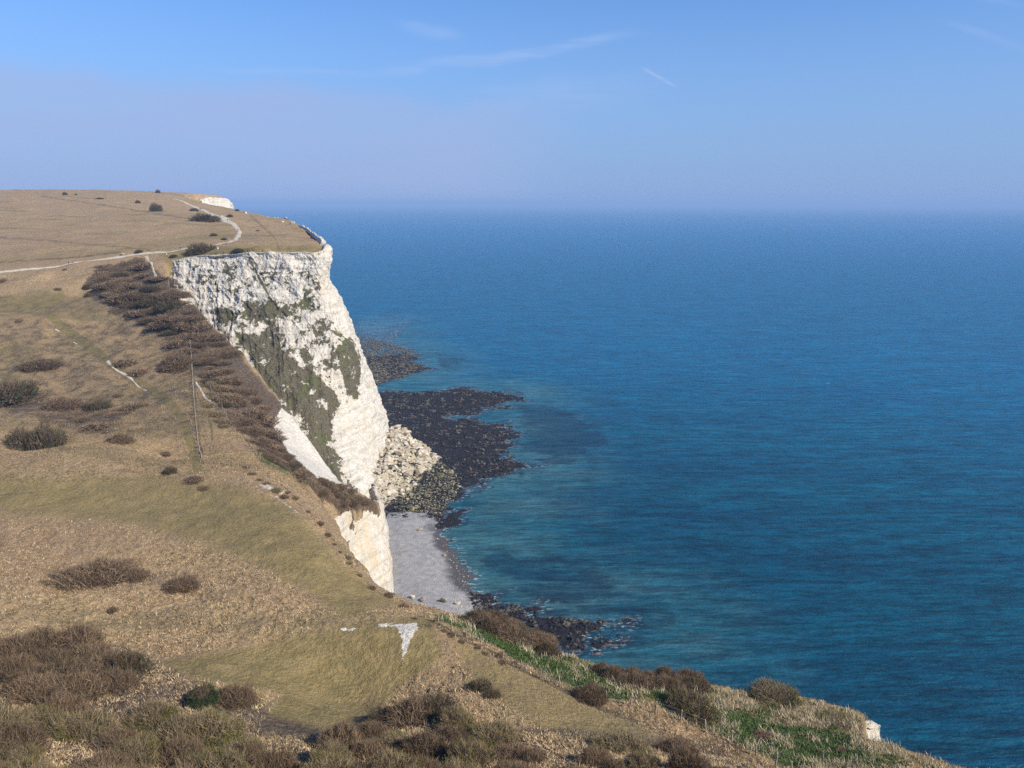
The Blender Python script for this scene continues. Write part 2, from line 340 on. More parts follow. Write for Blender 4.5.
LM = dict(  # lines: strength, half width px, points
 green=[(1.15, 4.2, [(197, 468), (190, 440), (180, 415), (163, 397), (130, 378), (100, 355), (60, 325), (44, 308), (60, 296)])],
 track=[(.5, 1.1, [(-40, 235), (40, 240), (110, 246), (150, 250)]), (.5, 1.0, [(40, 196), (110, 206), (170, 216), (215, 222)]), (.6, 1.0, [(0, 262), (70, 258), (120, 252)]),
        (.45, 1.5, [(0, 495), (80, 489), (200, 470)]), (.5, 1.5, [(250, 215), (275, 238), (280, 252)]), (.95, 2.2, [(430, 621), (520, 668), (600, 708), (690, 742), (760, 775)]),
        (1.1, 1.3, [(191, 345), (193, 380), (197, 430), (203, 463)]), (.8, .9, [(205, 372), (214, 392), (208, 412), (213, 440)]), (.8, .9, [(176, 300), (190, 330), (205, 372), (222, 400), (246, 440), (262, 462)]), (.4, 1.5, [(130, 640), (200, 625), (330, 600)])])
def masks(x, y, z):
    px, py = w2pix(x, y, z); out = {}
    for k in ('green', 'lush', 'scrub', 'chalk', 'track'):
        v = np.zeros(np.shape(x))
        for st, fe, P in PM.get(k, ()): v = np.maximum(v, st * sst(sdpoly(px, py, P), -fe, fe))
        for st, hw, P in LM.get(k, ()): v = np.maximum(v, st * (1 - sst(segdist(px, py, P, False), hw * .6, hw * 1.6)))
        out[k] = v
    return out
az_ = np.radians(np.linspace(-52, 47, 900)); rr = np.r_[np.geomspace(2.5, 24, 30)[:-1], np.geomspace(24, 70, 130)[:-1], np.geomspace(70, 420, 420)[:-1], np.geomspace(420, 1500, 150)]
AZ, RR = np.meshgrid(az_, rr); GX, GY = RR * np.sin(AZ), RR * np.cos(AZ); GZ = landz(GX, GY)
_m0 = masks(GX, GY, GZ); _d0 = np.hypot(GX, GY); GZ = GZ + (np.abs(fbm(GX / .9, GY / .9, seed=21, o=2)) * .34 + fbm(GX / 6, GY / 3, seed=22, o=2) * .18) * np.clip(1.7 - _d0 / 200, .25, 1) * (1 - np.clip(_m0['green'] * 1.1, 0, .9)) * (_d0 > 45)
fc = grid_faces(*GX.shape); zf = GZ.ravel(); keep = zf[fc].max(1) > -4; fc = fc[keep]
used = np.zeros(GX.size, bool); used[fc.ravel()] = True; idx = np.cumsum(used) - 1
mk = masks(GX.ravel()[used], GY.ravel()[used], zf[used]); mk['outer'] = sst(-sdpoly(GX.ravel()[used], GY.ravel()[used], EDGE), 2.5, 5) * (1 - sst(zf[used], 34, 42) * (GY.ravel()[used] < 200))
V = np.c_[GX.ravel(), GY.ravel(), zf][used]
land = tag(mesh('ground', V, idx[fc][:, ::-1], LAND, attrs=mk), kind='structure')

# ------------------------------------------------------------------ lofted cliffs
def cr(P, t):  # Catmull-Rom through rows of P at t in 0..1
    n = len(P); u = np.clip(t, 0, 1) * (n - 1); i = np.clip(u.astype(int), 0, n - 2); f = (u - i)
    g = lambda k: P[np.clip(k, 0, n - 1)]
    f = f.reshape(-1, *([1] * (P.ndim - 1)))
    a, b, c, d = g(i - 1), g(i), g(i + 1), g(i + 2)
    return .5 * (2 * b + (c - a) * f + (2 * a - 5 * b + 4 * c - d) * f ** 2 + (3 * b - 3 * c + d - a) * f ** 3)
def loft(name, ctrl, nu, nv, mat, amp, veg=None, flute=4.0, seed=0, lip=.35, dip=.3):
    P = np.array(ctrl); P = np.concatenate([P[:1] + np.array([-2.6, 2.6, -.02]) * min(1, amp), P[:1], P[1:]])                                # rows (top to base) x columns x 3
    Q = cr(P, np.linspace(0, 1, nv)); Q = cr(Q.transpose(1, 0, 2), np.linspace(0, 1, nu)).transpose(1, 0, 2)
    du = np.gradient(Q, axis=1); dv = np.gradient(Q, axis=0); N = np.cross(dv, du); N /= np.linalg.norm(N, axis=2, keepdims=True) + 1e-9
    s = np.cumsum(np.linalg.norm(np.diff(Q[nv // 2], axis=0, prepend=Q[nv // 2][:1]), axis=1))[None].repeat(nv, 0)
    z = Q[..., 2]; ss = s + (90 - z) * dip
    d = (1 - np.abs(noise(ss / flute, z / 16, seed=seed))) ** 2 * .26 + (1 - np.abs(noise(ss / flute * 2.3, z / 9, seed=seed + 1))) ** 2 * .28
    d = d + fbm(Q[..., 0] / 6, Q[..., 1] / 6, z / 5, seed=seed + 2, o=5, g=.6) * .55 + fbm(ss / 30, z / 30, seed=seed + 7, o=2) * 1.2
    d = d + .22 * noise(ss / 30, z / 1.5, seed=seed + 4)
    fade = np.linspace(0, 1, nv)[:, None]; fade = sst(fade, .03, .16)
    d = d + (1 - np.abs(noise((ss + z) / 6, (z - ss * .35) / 7, seed=seed + 9))) ** 3 * .3
    Q = Q + N * ((d - .6) * amp * (.03 + .97 * fade))[..., None]
    at = {}
    px, py = w2pix(Q[..., 0], Q[..., 1], Q[..., 2]); v = np.zeros(px.shape)
    for st, fe, poly in veg or (): v = np.maximum(v, st * sst(sdpoly(px, py, poly), -fe, fe))
    top = sst(-np.linspace(0, 1, nv)[:, None] + 0 * px, -.17 * lip - .03, -.1) * .0
    at['veg'] = np.maximum(v, top)
    return tag(mesh(name, Q.reshape(-1, 3), grid_faces(nv, nu), mat, attrs=at), kind='structure')
T = lambda px, py, Y: pix2w(px, py, Y)
Z = pzw
rows = [
 [T(158, 263, 352), T(172, 262, 344), T(200, 257, 340), T(225, 255.5, 337), T(250, 254, 335), T(275, 253.5, 333), T(300, 253.5, 332), T(320, 253.5, 333), T(327, 249, 346), T(319, 239, 400), T(308.5, 231, 480), T(286, 218.8, 650)],
 [Z(163, 76, 345), Z(176, 76, 338), Z(204, 76, 332), Z(228, 76, 330), Z(252, 76, 328), Z(278, 76, 327), Z(302, 76, 326), Z(322, 76, 328), Z(329, 76, 343), Z(322, 76, 400), Z(314, 76, 480), Z(300, 76, 650)],
 [Z(175, 60, 332), Z(190, 60, 326), Z(215, 60, 321), Z(240, 60, 318), Z(265, 60, 317), Z(290, 60, 316), Z(315, 60, 317), Z(336, 60, 319), Z(349, 60, 334), Z(343, 60, 400), Z(330, 60, 480), Z(308, 60, 650)],
 [Z(190, 42, 315), Z(208, 42, 310), Z(232, 42, 304), Z(256, 42, 300), Z(280, 42, 299), Z(304, 42, 299), Z(328, 42, 302), Z(350, 42, 310), Z(364, 42, 332), Z(355, 42, 400), Z(340, 42, 480), Z(317, 42, 650)],
 [Z(215, 22, 295), Z(235, 22, 288), Z(258, 22, 282), Z(280, 22, 279), Z(302, 22, 279), Z(322, 22, 282), Z(343, 22, 289), Z(364, 22, 304), Z(380, 22, 333), Z(370, 22, 400), Z(354, 22, 480), Z(330, 22, 650)],
 [Z(235, 8, 280), Z(255, 8, 272), Z(278, 8, 266), Z(300, 8, 262), Z(322, 8, 261), Z(342, 8, 266), Z(360, 8, 278), Z(374, 8, 300), Z(388, 8, 337), Z(376, 8, 400), Z(362, 8, 480), Z(340, 8, 650)],
 [Z(240, -3, 276), Z(262, -3, 266), Z(286, -3, 259), Z(308, -3, 254), Z(330, -3, 253), Z(350, -3, 259), Z(368, -3, 273), Z(381, -3, 298), Z(392, -3, 338), Z(378, -3, 400), Z(364, -3, 480), Z(344, -3, 650)]]
veg_main = [(.50, 10, [(208, 318), (240, 300), (262, 305), (290, 290), (315, 295), (345, 330), (360, 350), (362, 395), (340, 400), (335, 420), (300, 440), (262, 395), (235, 350)]),
            (1.0, 5, [(212, 308), (230, 306), (238, 318), (225, 326)]), (.9, 6, [(240, 300), (275, 300), (280, 318), (250, 325)]),
            (.85, 8, [(232, 332), (262, 330), (300, 360), (330, 385), (345, 400), (330, 425), (345, 480), (360, 492), (345, 500), (325, 480), (300, 420), (262, 385)]),
            (.9, 5, [(335, 345), (352, 335), (362, 360), (358, 400), (345, 395), (338, 368)]),
            (.9, 2, [(246, 256), (249, 256), (282, 318), (279, 318)]), (.40, 14, [(190, 262), (325, 260), (325, 300), (200, 300)]),
            (.36, 6, [(270, 270), (310, 285), (325, 330), (300, 350), (262, 300)])]
loft('chalk_cliff', rows, 640, 460, CHALK, 1.5, veg_main, flute=5.5, seed=40)
rows = [[T(322, 521, 186), T(328, 520.5, 190), T(343, 515.5, 194), T(357, 510.5, 203), T(369, 507.5, 208), T(380, 504.5, 212), T(379, 503, 219), T(372, 500, 232)],
        [Z(325, 20, 185), Z(332, 20, 187), Z(346, 20, 191), Z(362, 20, 199), Z(374, 20, 205), Z(383.5, 19, 211), Z(382, 19, 221), Z(374, 20, 235)],
        [Z(332, 9, 182), Z(340, 9, 183), Z(355, 9, 187), Z(371, 9, 194), Z(383, 9, 199), Z(392, 9, 205), Z(388, 9, 226), Z(378, 9, 243)],
        [Z(336, -2, 180), Z(345, -2, 181), Z(362, -2, 185), Z(380, -2, 190), Z(391, -2, 195), Z(399, -2, 200), Z(393, -2, 232), Z(382, -2, 252)]]
loft('chalk_cliff', rows, 220, 200, CHALKW, .8, [(.05, 5, [(320, 500), (400, 500), (400, 600), (320, 600)])], flute=3.2, seed=70)
# small bright cliff end on the right of the cliff-top strip
rows = [[Z(864, 44.6, 86), Z(867, 43.4, 88), Z(874, 42.6, 89.2), Z(877, 42.0, 90.2), Z(876, 41.2, 91.2)],
        [Z(863, 40, 85.6), Z(867, 40, 87.6), Z(880, 40, 89.4), Z(883, 39.5, 90.6), Z(881, 39, 91.8)],
        [Z(862, 25, 85), Z(868, 25, 87), Z(882, 25, 89), Z(885, 25, 91), Z(883, 25, 94)],
        [Z(864, -2, 82), Z(872, -2, 84), Z(890, -2, 87), Z(895, -2, 91), Z(893, -2, 96)]]
loft('chalk_cliff', rows, 70, 130, CHALKW, .75, [(.75, 4, [(860, 705), (890, 705), (890, 719), (860, 719)])], flute=1.8, seed=90, dip=.1, lip=.1)
# far white cliff beyond the skyline
rows = [[T(200, 200, 925), T(207, 198.6, 930), T(216, 198.2, 935), T(226, 199.3, 945), T(231, 202, 960), T(232, 205, 1000)],
        [Z(203, 105, 918), Z(209, 105, 922), Z(218, 105, 926), Z(228, 105, 935), Z(233, 105, 955), Z(234, 105, 1000)],
        [Z(206, 60, 900), Z(212, 60, 900), Z(222, 60, 905), Z(232, 60, 915), Z(238, 60, 940), Z(240, 60, 1000)]]
loft('chalk_cliff', rows, 80, 60, CHALK, 1.2, None, flute=7, seed=95, dip=.1, lip=.05)

# ------------------------------------------------------------------ foreshore, sea
def plane0(px, py):  # where a view through this pixel meets sea level
    d = np.array([(px - 512) / F, cp - (py - 384) / F * sp, -sp - (py - 384) / F * cp]); k = -CH / d[2]; return (d[0] * k, d[1] * k)
def poly0(L): return np.array([plane0(*q) for q in L])
BEACH = poly0([(360, 500), (395, 508), (445, 512), (441, 530), (455, 558), (474, 586), (487, 600), (530, 640), (380, 640), (350, 560)])
REEF_A = poly0([(340, 337), (372, 339), (400, 347), (425, 354), (418, 362), (430, 369), (405, 378), (378, 385), (345, 388)])
REEF_B = poly0([(360, 392), (420, 391), (470, 389), (516, 393), (518, 400), (495, 408), (450, 416), (480, 421), (512, 423), (515, 436), (505, 448), (512, 458), (530, 468), (500, 478), (465, 488), (452, 500), (443, 518), (380, 520), (360, 500)])
REEF_B2 = poly0([(440, 524), (455, 512), (480, 508), (482, 512), (462, 518), (446, 530)])
REEF_C = poly0([(470, 592), (500, 598), (520, 606), (560, 616), (606, 624), (590, 634), (612, 644), (590, 652), (560, 650), (480, 640)])
HOLE = poly0([(455, 403), (480, 405), (500, 410), (460, 414), (445, 410)])
def shore_sd(x, y):
    wv = fbm(x / 11, y / 9, seed=33, o=4, g=.62) * 5.5
    b = sdpoly(x, y, BEACH); r = np.full(np.shape(x), -1e9)
    for p in (REEF_A, REEF_B, REEF_B2, REEF_C): r = np.maximum(r, sdpoly(x, y, p))
    r = np.minimum(r, 3 - sdpoly(x, y, HOLE)) if False else r
    return b + wv * .35, r + wv
def shorez(x, y):
    b, r = shore_sd(x, y)
    zb = np.where(b > 0, b * .06, b * .12)
    zr = np.minimum(np.where(r > 0, r * .09, r * .14), .35) + fbm(x / 2.2, y / 2.2, seed=44, o=3) * .32 - .05
    zb = zb + fbm(x / 3.0, y / 3.0, seed=45, o=2) * .05
    z = np.maximum(zb, zr)
    L = sdpoly(x, y, TALUS) + fbm(x / 7, y / 7, seed=47, o=3) * 6; z = z + np.clip(L, 0, 14) * .40 + (L > 0) * fbm(x / 2.5, y / 2.5, seed=46, o=3) * .5
    return np.maximum(z, -2.6)
TALUS = poly0([(345, 470), (383, 438), (396, 426), (412, 440), (438, 461), (428, 476), (408, 492), (386, 509), (360, 510)])
def shore_material():
    m, nt, b = material('beach shingle and weedy rock'); g = G(nt)
    n2 = g.noise(.5, 4, .6); n3 = g.noise(2.5, 4, .65); n4 = g.noise(9, 3)
    sh = g.mix(g.sm(n2, .3, .7), (.235, .235, .245), (.34, .335, .335))
    sp_ = g.m('MULTIPLY', g.sm(g.noise(3.2, 5, .85), .545, .60), g.attr('speck'))
    sh = g.mix(sp_, sh, (.62, .59, .54))
    sh = g.mix(g.sm(g.attr('wet'), .2, .9), sh, (.085, .08, .085))
    rk = g.mix(g.sm(n3, .4, .65), (.006, .006, .009), (.030, .027, .030))
    rk = g.mix(g.m('MULTIPLY', g.sm(n2, .58, .7), .5), rk, (.05, .05, .032))
    ta = g.mix(g.sm(n3, .35, .65), (.22, .19, .12), (.6, .53, .4))
    c = g.mix(g.sm(g.m('ADD', g.attr('rock'), g.m('MULTIPLY', g.m('SUBTRACT', n3, .5), .7)), .4, .6), sh, rk)
    c = g.mix(g.sm(g.m('ADD', g.attr('talus'), g.m('MULTIPLY', g.m('SUBTRACT', n3, .5), .7)), .4, .6), c, ta)
    g.put(b.inputs['Base Color'], c); b.inputs['Roughness'].default_value = .75; b.inputs['Specular IOR Level'].default_value = .15
    g.put(b.inputs['Normal'], g.bump(g.m('ADD', n3, g.m('MULTIPLY', n4, .4)), .4))
    return m
xs, ys = np.meshgrid(np.arange(-135, 60, .55), np.arange(95, 560, .62)); zs = shorez(xs, ys)
fc = grid_faces(*xs.shape); kf = zs.ravel()[fc].max(1) > -2.5; fc = fc[kf]; used = np.zeros(xs.size, bool); used[fc.ravel()] = True; idx = np.cumsum(used) - 1
X_, Y_, Z_ = xs.ravel()[used], ys.ravel()[used], zs.ravel()[used]
b_, r_ = shore_sd(X_, Y_); tl = sdpoly(X_, Y_, TALUS)
bpx_, bpy_ = w2pix(X_, Y_, Z_)
mesh_at = dict(rock=np.where(r_ > -2, sst(r_, -2, 1.5), 0) * (1 - sst(b_, 2, 6) * (Y_ < 262)), talus=sst(tl, -3, 2), wet=1 - sst(Z_, .05, .55), speck=sst(bpx_ + (bpy_ - 500) * -.25, 392, 440))
tag(mesh('beach', np.c_[X_, Y_, Z_], idx[fc], shore_material(), attrs=mesh_at), kind='structure')

def sea_material():
    m, nt, b = material('sea water'); g = G(nt)
    q = g.map((1, 1, 1), (0, 0, R(-8)))
    big = g.noise(1, 4, .6, v=g.map((.004, .012, 1), (0, 0, R(-10)))); mid = g.noise(1, 4, .6, v=g.map((.012, .05, 1), (0, 0, R(-14))))
    c = g.mix(g.sm(big, .35, .65), (.0012, .052, .098), (.0018, .072, .115))
    c = g.mix(g.m('MULTIPLY', g.sm(mid, .4, .65), .45), c, (.001, .030, .066))
    fine = g.noise(1, 5, .65, v=g.map((.07, .36, 1), (0, 0, R(-9))))
    c = g.mix(g.m('MULTIPLY', g.sm(fine, .42, .7), .6), c, (.001, .022, .055))  # dark ripple streaks painted into the water colour
    far = g.sm(g.n('ShaderNodeCameraData').outputs['View Distance'], 300, 2500) if False else None
    c = g.mix(g.attr('off'), c, g.mix(g.sm(mid, .35, .7), (.001, .108, .225), (.001, .086, .190)))  # brighter with distance: grazing reflection painted into the water colour
    c = g.mix(g.attr('far'), c, (.002, .135, .30))  # second distance ramp of the same painted reflection
    sh = g.attr('shallow'); w1 = g.noise(1, 4, .65, v=g.map((.03, .06, 1), (0, 0, .5)))
    shal = g.mix(g.sm(w1, .35, .62), (.018, .095, .125), (.06, .145, .155))
    c = g.mix(g.m('MULTIPLY', sh, .62), c, shal)
    kelp = g.sm(g.m('ADD', g.attr('kelp'), g.m('MULTIPLY', g.m('SUBTRACT', g.noise(1, 5, .65, v=g.map((.05, .11, 1), (0, 0, -.25))), .5), 1.6)), .42, .66)
    c = g.mix(g.m('MULTIPLY', kelp, .6), c, (.003, .018, .045))
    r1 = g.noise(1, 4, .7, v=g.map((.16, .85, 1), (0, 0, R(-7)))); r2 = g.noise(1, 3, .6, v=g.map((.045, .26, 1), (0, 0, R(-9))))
    rip = g.sm(g.m('ADD', g.m('MULTIPLY', r1, .55), g.m('MULTIPLY', r2, .45)), .36, .64, .52, 1.42)  # light and dark sides of ripples, multiplied into the water colour
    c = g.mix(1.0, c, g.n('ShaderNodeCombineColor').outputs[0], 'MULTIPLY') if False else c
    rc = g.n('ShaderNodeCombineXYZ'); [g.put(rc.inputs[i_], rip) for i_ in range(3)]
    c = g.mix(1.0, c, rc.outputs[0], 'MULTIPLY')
    foamn = g.m('MULTIPLY', g.sm(g.noise(1, 6, .75, v=g.map((.5, .9, 1))), .52, .62), g.m('MULTIPLY', g.attr('surf'), .6))
    caps = g.sm(g.noise(1, 3, .5, v=g.map((.045, .16, 1), (0, 0, R(-12)))), .765, .79)
    c = g.mix(g.m('MINIMUM', g.m('ADD', foamn, g.m('MULTIPLY', caps, .5)), 1.0), c, (.62, .68, .72))
    g.put(b.inputs['Base Color'], c); b.inputs['Roughness'].default_value = .34; b.inputs['IOR'].default_value = 1.33; b.inputs['Specular IOR Level'].default_value = .12
    w0 = g.noise(1, 4, .6, v=g.map((.08, .28, 1), (0, 0, R(-14)))); w2 = g.noise(1, 5, .65, v=g.map((.35, .9, 1), (0, 0, R(-10))))
    h = g.m('ADD', g.m('MULTIPLY', w0, 2.2), g.m('MULTIPLY', w2, .8))
    g.put(b.inputs['Normal'], g.bump(h, 1.0, .8))
    return m
ax = np.r_[-30000, -12000, -5000, -2000, -900, -400, np.arange(-200, 420, 2.0), 700, 1500, 4000, 12000, 30000]
ay = np.r_[-3000, -500, 0, np.arange(60, 620, 2.0), 800, 1200, 2000, 4000, 9000, 18000, 30000]
sx, sy = np.meshgrid(ax, ay); sb, sr = shore_sd(sx, sy); s_all = np.maximum(sb, sr)
coast = sdpoly(sx, sy, EDGE)
shallow = np.clip(sst(s_all, -60, 0) * .95, 0, 1); shallow = np.maximum(shallow, sst(coast, -45, -8) * .25)
KELP = [poly0(q) for q in ([(510, 400), (580, 410), (620, 440), (560, 470), (520, 460)], [(465, 540), (540, 545), (600, 560), (640, 600), (700, 620), (640, 650), (540, 610), (480, 580)], [(520, 480), (600, 490), (560, 510)], [(430, 350), (470, 360), (440, 372)])]
kelp = np.zeros(sx.shape)
for kpoly, fe, st in zip(KELP, (14, 9, 8, 5), (.75, .62, .5, .6)): kelp = np.maximum(kelp, st * sst(sdpoly(sx, sy, kpoly), -fe, fe))
kelp = np.maximum(kelp, sst(sr, -9, -1) * .75)
surf = sst(s_all, -3.5, -.5)
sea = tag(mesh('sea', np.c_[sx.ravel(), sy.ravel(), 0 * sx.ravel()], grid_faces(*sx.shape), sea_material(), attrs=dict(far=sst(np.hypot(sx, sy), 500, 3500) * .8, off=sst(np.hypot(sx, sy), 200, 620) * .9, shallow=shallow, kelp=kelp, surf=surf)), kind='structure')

# ------------------------------------------------------------------ haze
hm = bpy.data.materials.new('haze air'); hm.use_nodes = True; hn = hm.node_tree
for n in list(hn.nodes):
    if n.type != 'OUTPUT_MATERIAL': hn.nodes.remove(n)
pv = hn.nodes.new('ShaderNodeVolumePrincipled'); pv.inputs['Color'].default_value = (*HAZE_C, 1); pv.inputs['Density'].default_value = HAZE_D; pv.inputs['Anisotropy'].default_value = 0.0
hn.links.new(pv.outputs[0], [n for n in hn.nodes if n.type == 'OUTPUT_MATERIAL'][0].inputs['Volume'])
a, b2 = 31000, 150
hv = np.array([(x, y, z) for z in (-8, b2) for y in (-3500, a) for x in (-a, a)])
hf = np.array([(0, 2, 3, 1), (4, 5, 7, 6), (0, 1, 5, 4), (2, 6, 7, 3), (0, 4, 6, 2), (1, 3, 7, 5)])
tag(mesh('haze', hv, hf, hm, smooth=False), kind='stuff')

# ------------------------------------------------------------------ placing things on the land
_rows = np.arange(len(rr)); _cols = np.arange(len(az_))
def hz(x, y):
    x = np.asarray(x, float); y = np.asarray(y, float); r = np.hypot(x, y); a = np.arctan2(x, y)
    i = np.interp(r, rr, _rows); j = np.interp(a, az_, _cols); i0_ = np.minimum(i.astype(int), len(rr) - 2); j0 = np.minimum(j.astype(int), len(az_) - 2); fi, fj = i - i0_, j - j0
    return (GZ[i0_, j0] * (1 - fi) * (1 - fj) + GZ[i0_ + 1, j0] * fi * (1 - fj) + GZ[i0_, j0 + 1] * (1 - fi) * fj + GZ[i0_ + 1, j0 + 1] * fi * fj)
def hit(px, py, ymin=35):
    k = pix2w(px, py, 1.0) - np.array([0, 0, CH]); Y = np.geomspace(ymin, 1150, 3500)
    X, Zr = k[0] * Y, CH + k[2] * Y; L = hz(X, Y); i = np.where(L > Zr)[0]
    if not len(i): return None
    i = i[0]; return np.array([X[i], Y[i], L[i]])
def mpp(p): return (p[1] * cp + (CH - p[2]) * sp) / F       # metres per pixel at a point
def scatter_px(P, n, dmin, tries=4000, seed=1):              # spaced points inside an outline, on the land
    r = random.Random(seed); xs_ = [q[0] for q in P]; ys_ = [q[1] for q in P]; out = []
    for _ in range(tries):
        if len(out) >= n: break
        a, b = r.uniform(min(xs_), max(xs_)), r.uniform(min(ys_), max(ys_))
        if not inpoly(np.array([a]), np.array([b]), P)[0]: continue
        if any((a - c[0]) ** 2 + ((b - c[1]) * 1.8) ** 2 < dmin * dmin for c in out): continue
        out.append((a, b))
    return out

# ---- shrubs
def twig_mat(name, c1, c2, c3=None):
    m_, nt, b = material(name); g = G(nt); inf = g.n('ShaderNodeObjectInfo').outputs['Random']
    c = g.mix(g.attr('tone'), c1, c2)
    if c3: c = g.mix(g.m('MULTIPLY', g.sm(g.noise(1.3, 2, v=g.obj()), .5, .62), .8), c, c3)
    c = g.mix(g.m('MULTIPLY', inf, .35), c, (c1[0] * .75, c1[1] * .8, c1[2] * .8))
    g.put(b.inputs['Base Color'], c); b.inputs['Roughness'].default_value = .9; b.inputs['Specular IOR Level'].default_value = .1
    return m_
TW_P = twig_mat('bare purple brown twigs', (.06, .041, .026), (.29, .208, .135))
TW_B = twig_mat('bare tan twigs', (.085, .065, .038), (.34, .265, .165), (.14, .13, .04))
TW_G = twig_mat('dark green leaves', (.018, .035, .014), (.05, .085, .03))
TW_O = twig_mat('olive green shoots', (.07, .075, .02), (.16, .15, .05))
TW_D = twig_mat('dark brown twigs', (.046, .034, .021), (.17, .128, .082))
def twig_cloud(n, seed, length=.22, width=.012, flat=.75, lo=.0, hi=1.0, leafy=False, rin=.55):
    r = np.random.default_rng(seed)
    u = r.random(n); ph = r.random(n) * 2 * np.pi; ct = lo + (hi - lo) * u; st = np.sqrt(np.clip(1 - ct ** 2, 0, 1))
    lump = 1 + .22 * noise(np.cos(ph) * st * 2.2 + seed, np.sin(ph) * st * 2.2, ct * 2.2, seed) + .12 * noise(np.cos(ph) * st * 6, np.sin(ph) * st * 6, ct * 6 + seed, seed + 2)
    rad = (rin + (1 - rin) * r.random(n) ** .45) * lump
    D = np.c_[np.cos(ph) * st, np.sin(ph) * st, ct]; B = D * rad[:, None] * [1, 1, flat]
    dirn = D * [.6, .6, .35] + [0, 0, .55] + r.normal(0, .38 if not leafy else 1.0, (n, 3)); dirn /= np.linalg.norm(dirn, axis=1, keepdims=True)
    side = np.cross(dirn, r.normal(0, 1, (n, 3))); side /= np.linalg.norm(side, axis=1, keepdims=True) + 1e-9
    L = length * (.5 + r.random(n)); W_ = width * (.6 + .8 * r.random(n))
    if leafy:
        V = np.stack([B - side * W_[:, None], B + side * W_[:, None], B + dirn * L[:, None]], 1)
    else:
        B = B - dirn * L[:, None] * .5
        V = np.stack([B - side * W_[:, None], B + side * W_[:, None], B + dirn * L[:, None]], 1)
    V[..., 2] = np.maximum(V[..., 2], -.12)
    return V.reshape(-1, 3), np.arange(3 * n).reshape(n, 3), np.repeat(r.random(n), 3)
def core(seed, k=.72, flat=.75):
    nu, nv_ = 26, 10; ph = np.linspace(0, 2 * np.pi, nu); th = np.linspace(0.02, np.pi / 2 + .15, nv_); P_, T_ = np.meshgrid(ph, th)
    x, y, z = np.cos(P_) * np.sin(T_), np.sin(P_) * np.sin(T_), np.cos(T_)
    q = k * (1 + .22 * noise(x * 2.2 + seed, y * 2.2, z * 2.2, seed))
    return np.c_[(x * q).ravel(), (y * q).ravel(), (z * q * flat).ravel()], grid_faces(nv_, nu)
def shrub_proto(kind, n, seed, mat, length, width, flat=.75, leaf=None, leaf_n=0):
    V1, F1, t1 = twig_cloud(n, seed, length, width, flat)
    cv, cf = core(seed, .62, flat)
    r = np.random.default_rng(seed + 77); nb = 110; ph = r.random(nb) * 6.283; el_ = r.uniform(.35, 1.45, nb); D = np.c_[np.cos(ph) * np.cos(el_), np.sin(ph) * np.cos(el_), np.sin(el_)]
    E_ = D * (r.uniform(.8, 1.18, nb))[:, None] * [1, 1, flat * 1.15]; B_ = D * .25 * [1, 1, .3]; sd2 = np.cross(D, r.normal(0, 1, (nb, 3))); sd2 /= np.linalg.norm(sd2, axis=1, keepdims=True); sd2 *= width * 1.5
    V1 = np.r_[V1, np.stack([B_ - sd2, B_ + sd2, E_], 1).reshape(-1, 3)]; F1 = np.r_[F1, np.arange(3 * nb).reshape(-1, 3) + len(t1)]; t1 = np.r_[t1, np.full(3 * nb, 1.25)]
    V1 = np.r_[V1, cv]; t1 = np.r_[t1, np.full(len(cv), .1)]  # added inner dome blocks light; dark tone paints the shade inside
    tri = np.r_[cf[:, [0, 1, 2]], cf[:, [0, 2, 3]]] + len(t1) - len(cv)
    o = mesh(kind, V1, np.r_[F1, tri], mat, smooth=False, attrs=dict(tone=t1))
    if leaf:
        V2, F2, t2 = twig_cloud(leaf_n, seed + 5, .05 + length * .2, width * 1.9, flat, 0, .8, True, .7); tag(mesh('leaves', V2 * [1.02, 1.02, .92], F2, leaf, smooth=False, attrs=dict(tone=t2), parent=o))
    return o
HIDE = []
PR = dict(
 bare=[shrub_proto('bare_shrub', 5200, 11 + i, TW_P, .26, .0085, .72) for i in range(3)],
 tan=[shrub_proto('bare_shrub', 5200, 31 + i, TW_B, .28, .0085, .7, TW_O, 700) for i in range(3)],
 green=[shrub_proto('evergreen_shrub', 1200, 51 + i, TW_D, .2, .008, .95, TW_G, 5200) for i in range(2)],
 small=[shrub_proto('bare_shrub', 750, 61 + i, TW_P, .34, .02, .6) for i in range(3)],
 smalltan=[shrub_proto('bare_shrub', 750, 66 + i, TW_B, .34, .02, .6) for i in range(2)],
 dark=[shrub_proto('bare_shrub', 1600, 71 + i, TW_D, .3, .013, .8, TW_G, 350) for i in range(3)])
_used = set()
def shrub(kind, p, rx, rz, label, group=None, ry=None, cat='shrub'):
    src = PR[kind][random.randrange(len(PR[kind]))]; o = src.copy(); COL.objects.link(o)
    for k in list(o.keys()): del o[k]
    for ch in src.children:
        c = ch.copy(); COL.objects.link(c); c.parent = o
    o.location = (p[0], p[1], p[2] - .1 * rz); o.rotation_euler = (0, 0, random.uniform(0, 6.28) if ry is None else 0); o.scale = (rx, ry or rx * random.uniform(.8, 1.15), rz)
    tag(o, label, cat, group); return o
def shrub_px(kind, px, py, wpx, label, group=None, hk=1.0, elong=None):
    p = hit(px, py)
    if p is None: return
    r = wpx * mpp(p) / 2; return shrub(kind, p, r, r * hk * random.uniform(.9, 1.15), label, group, ry=(r * elong if elong else None))
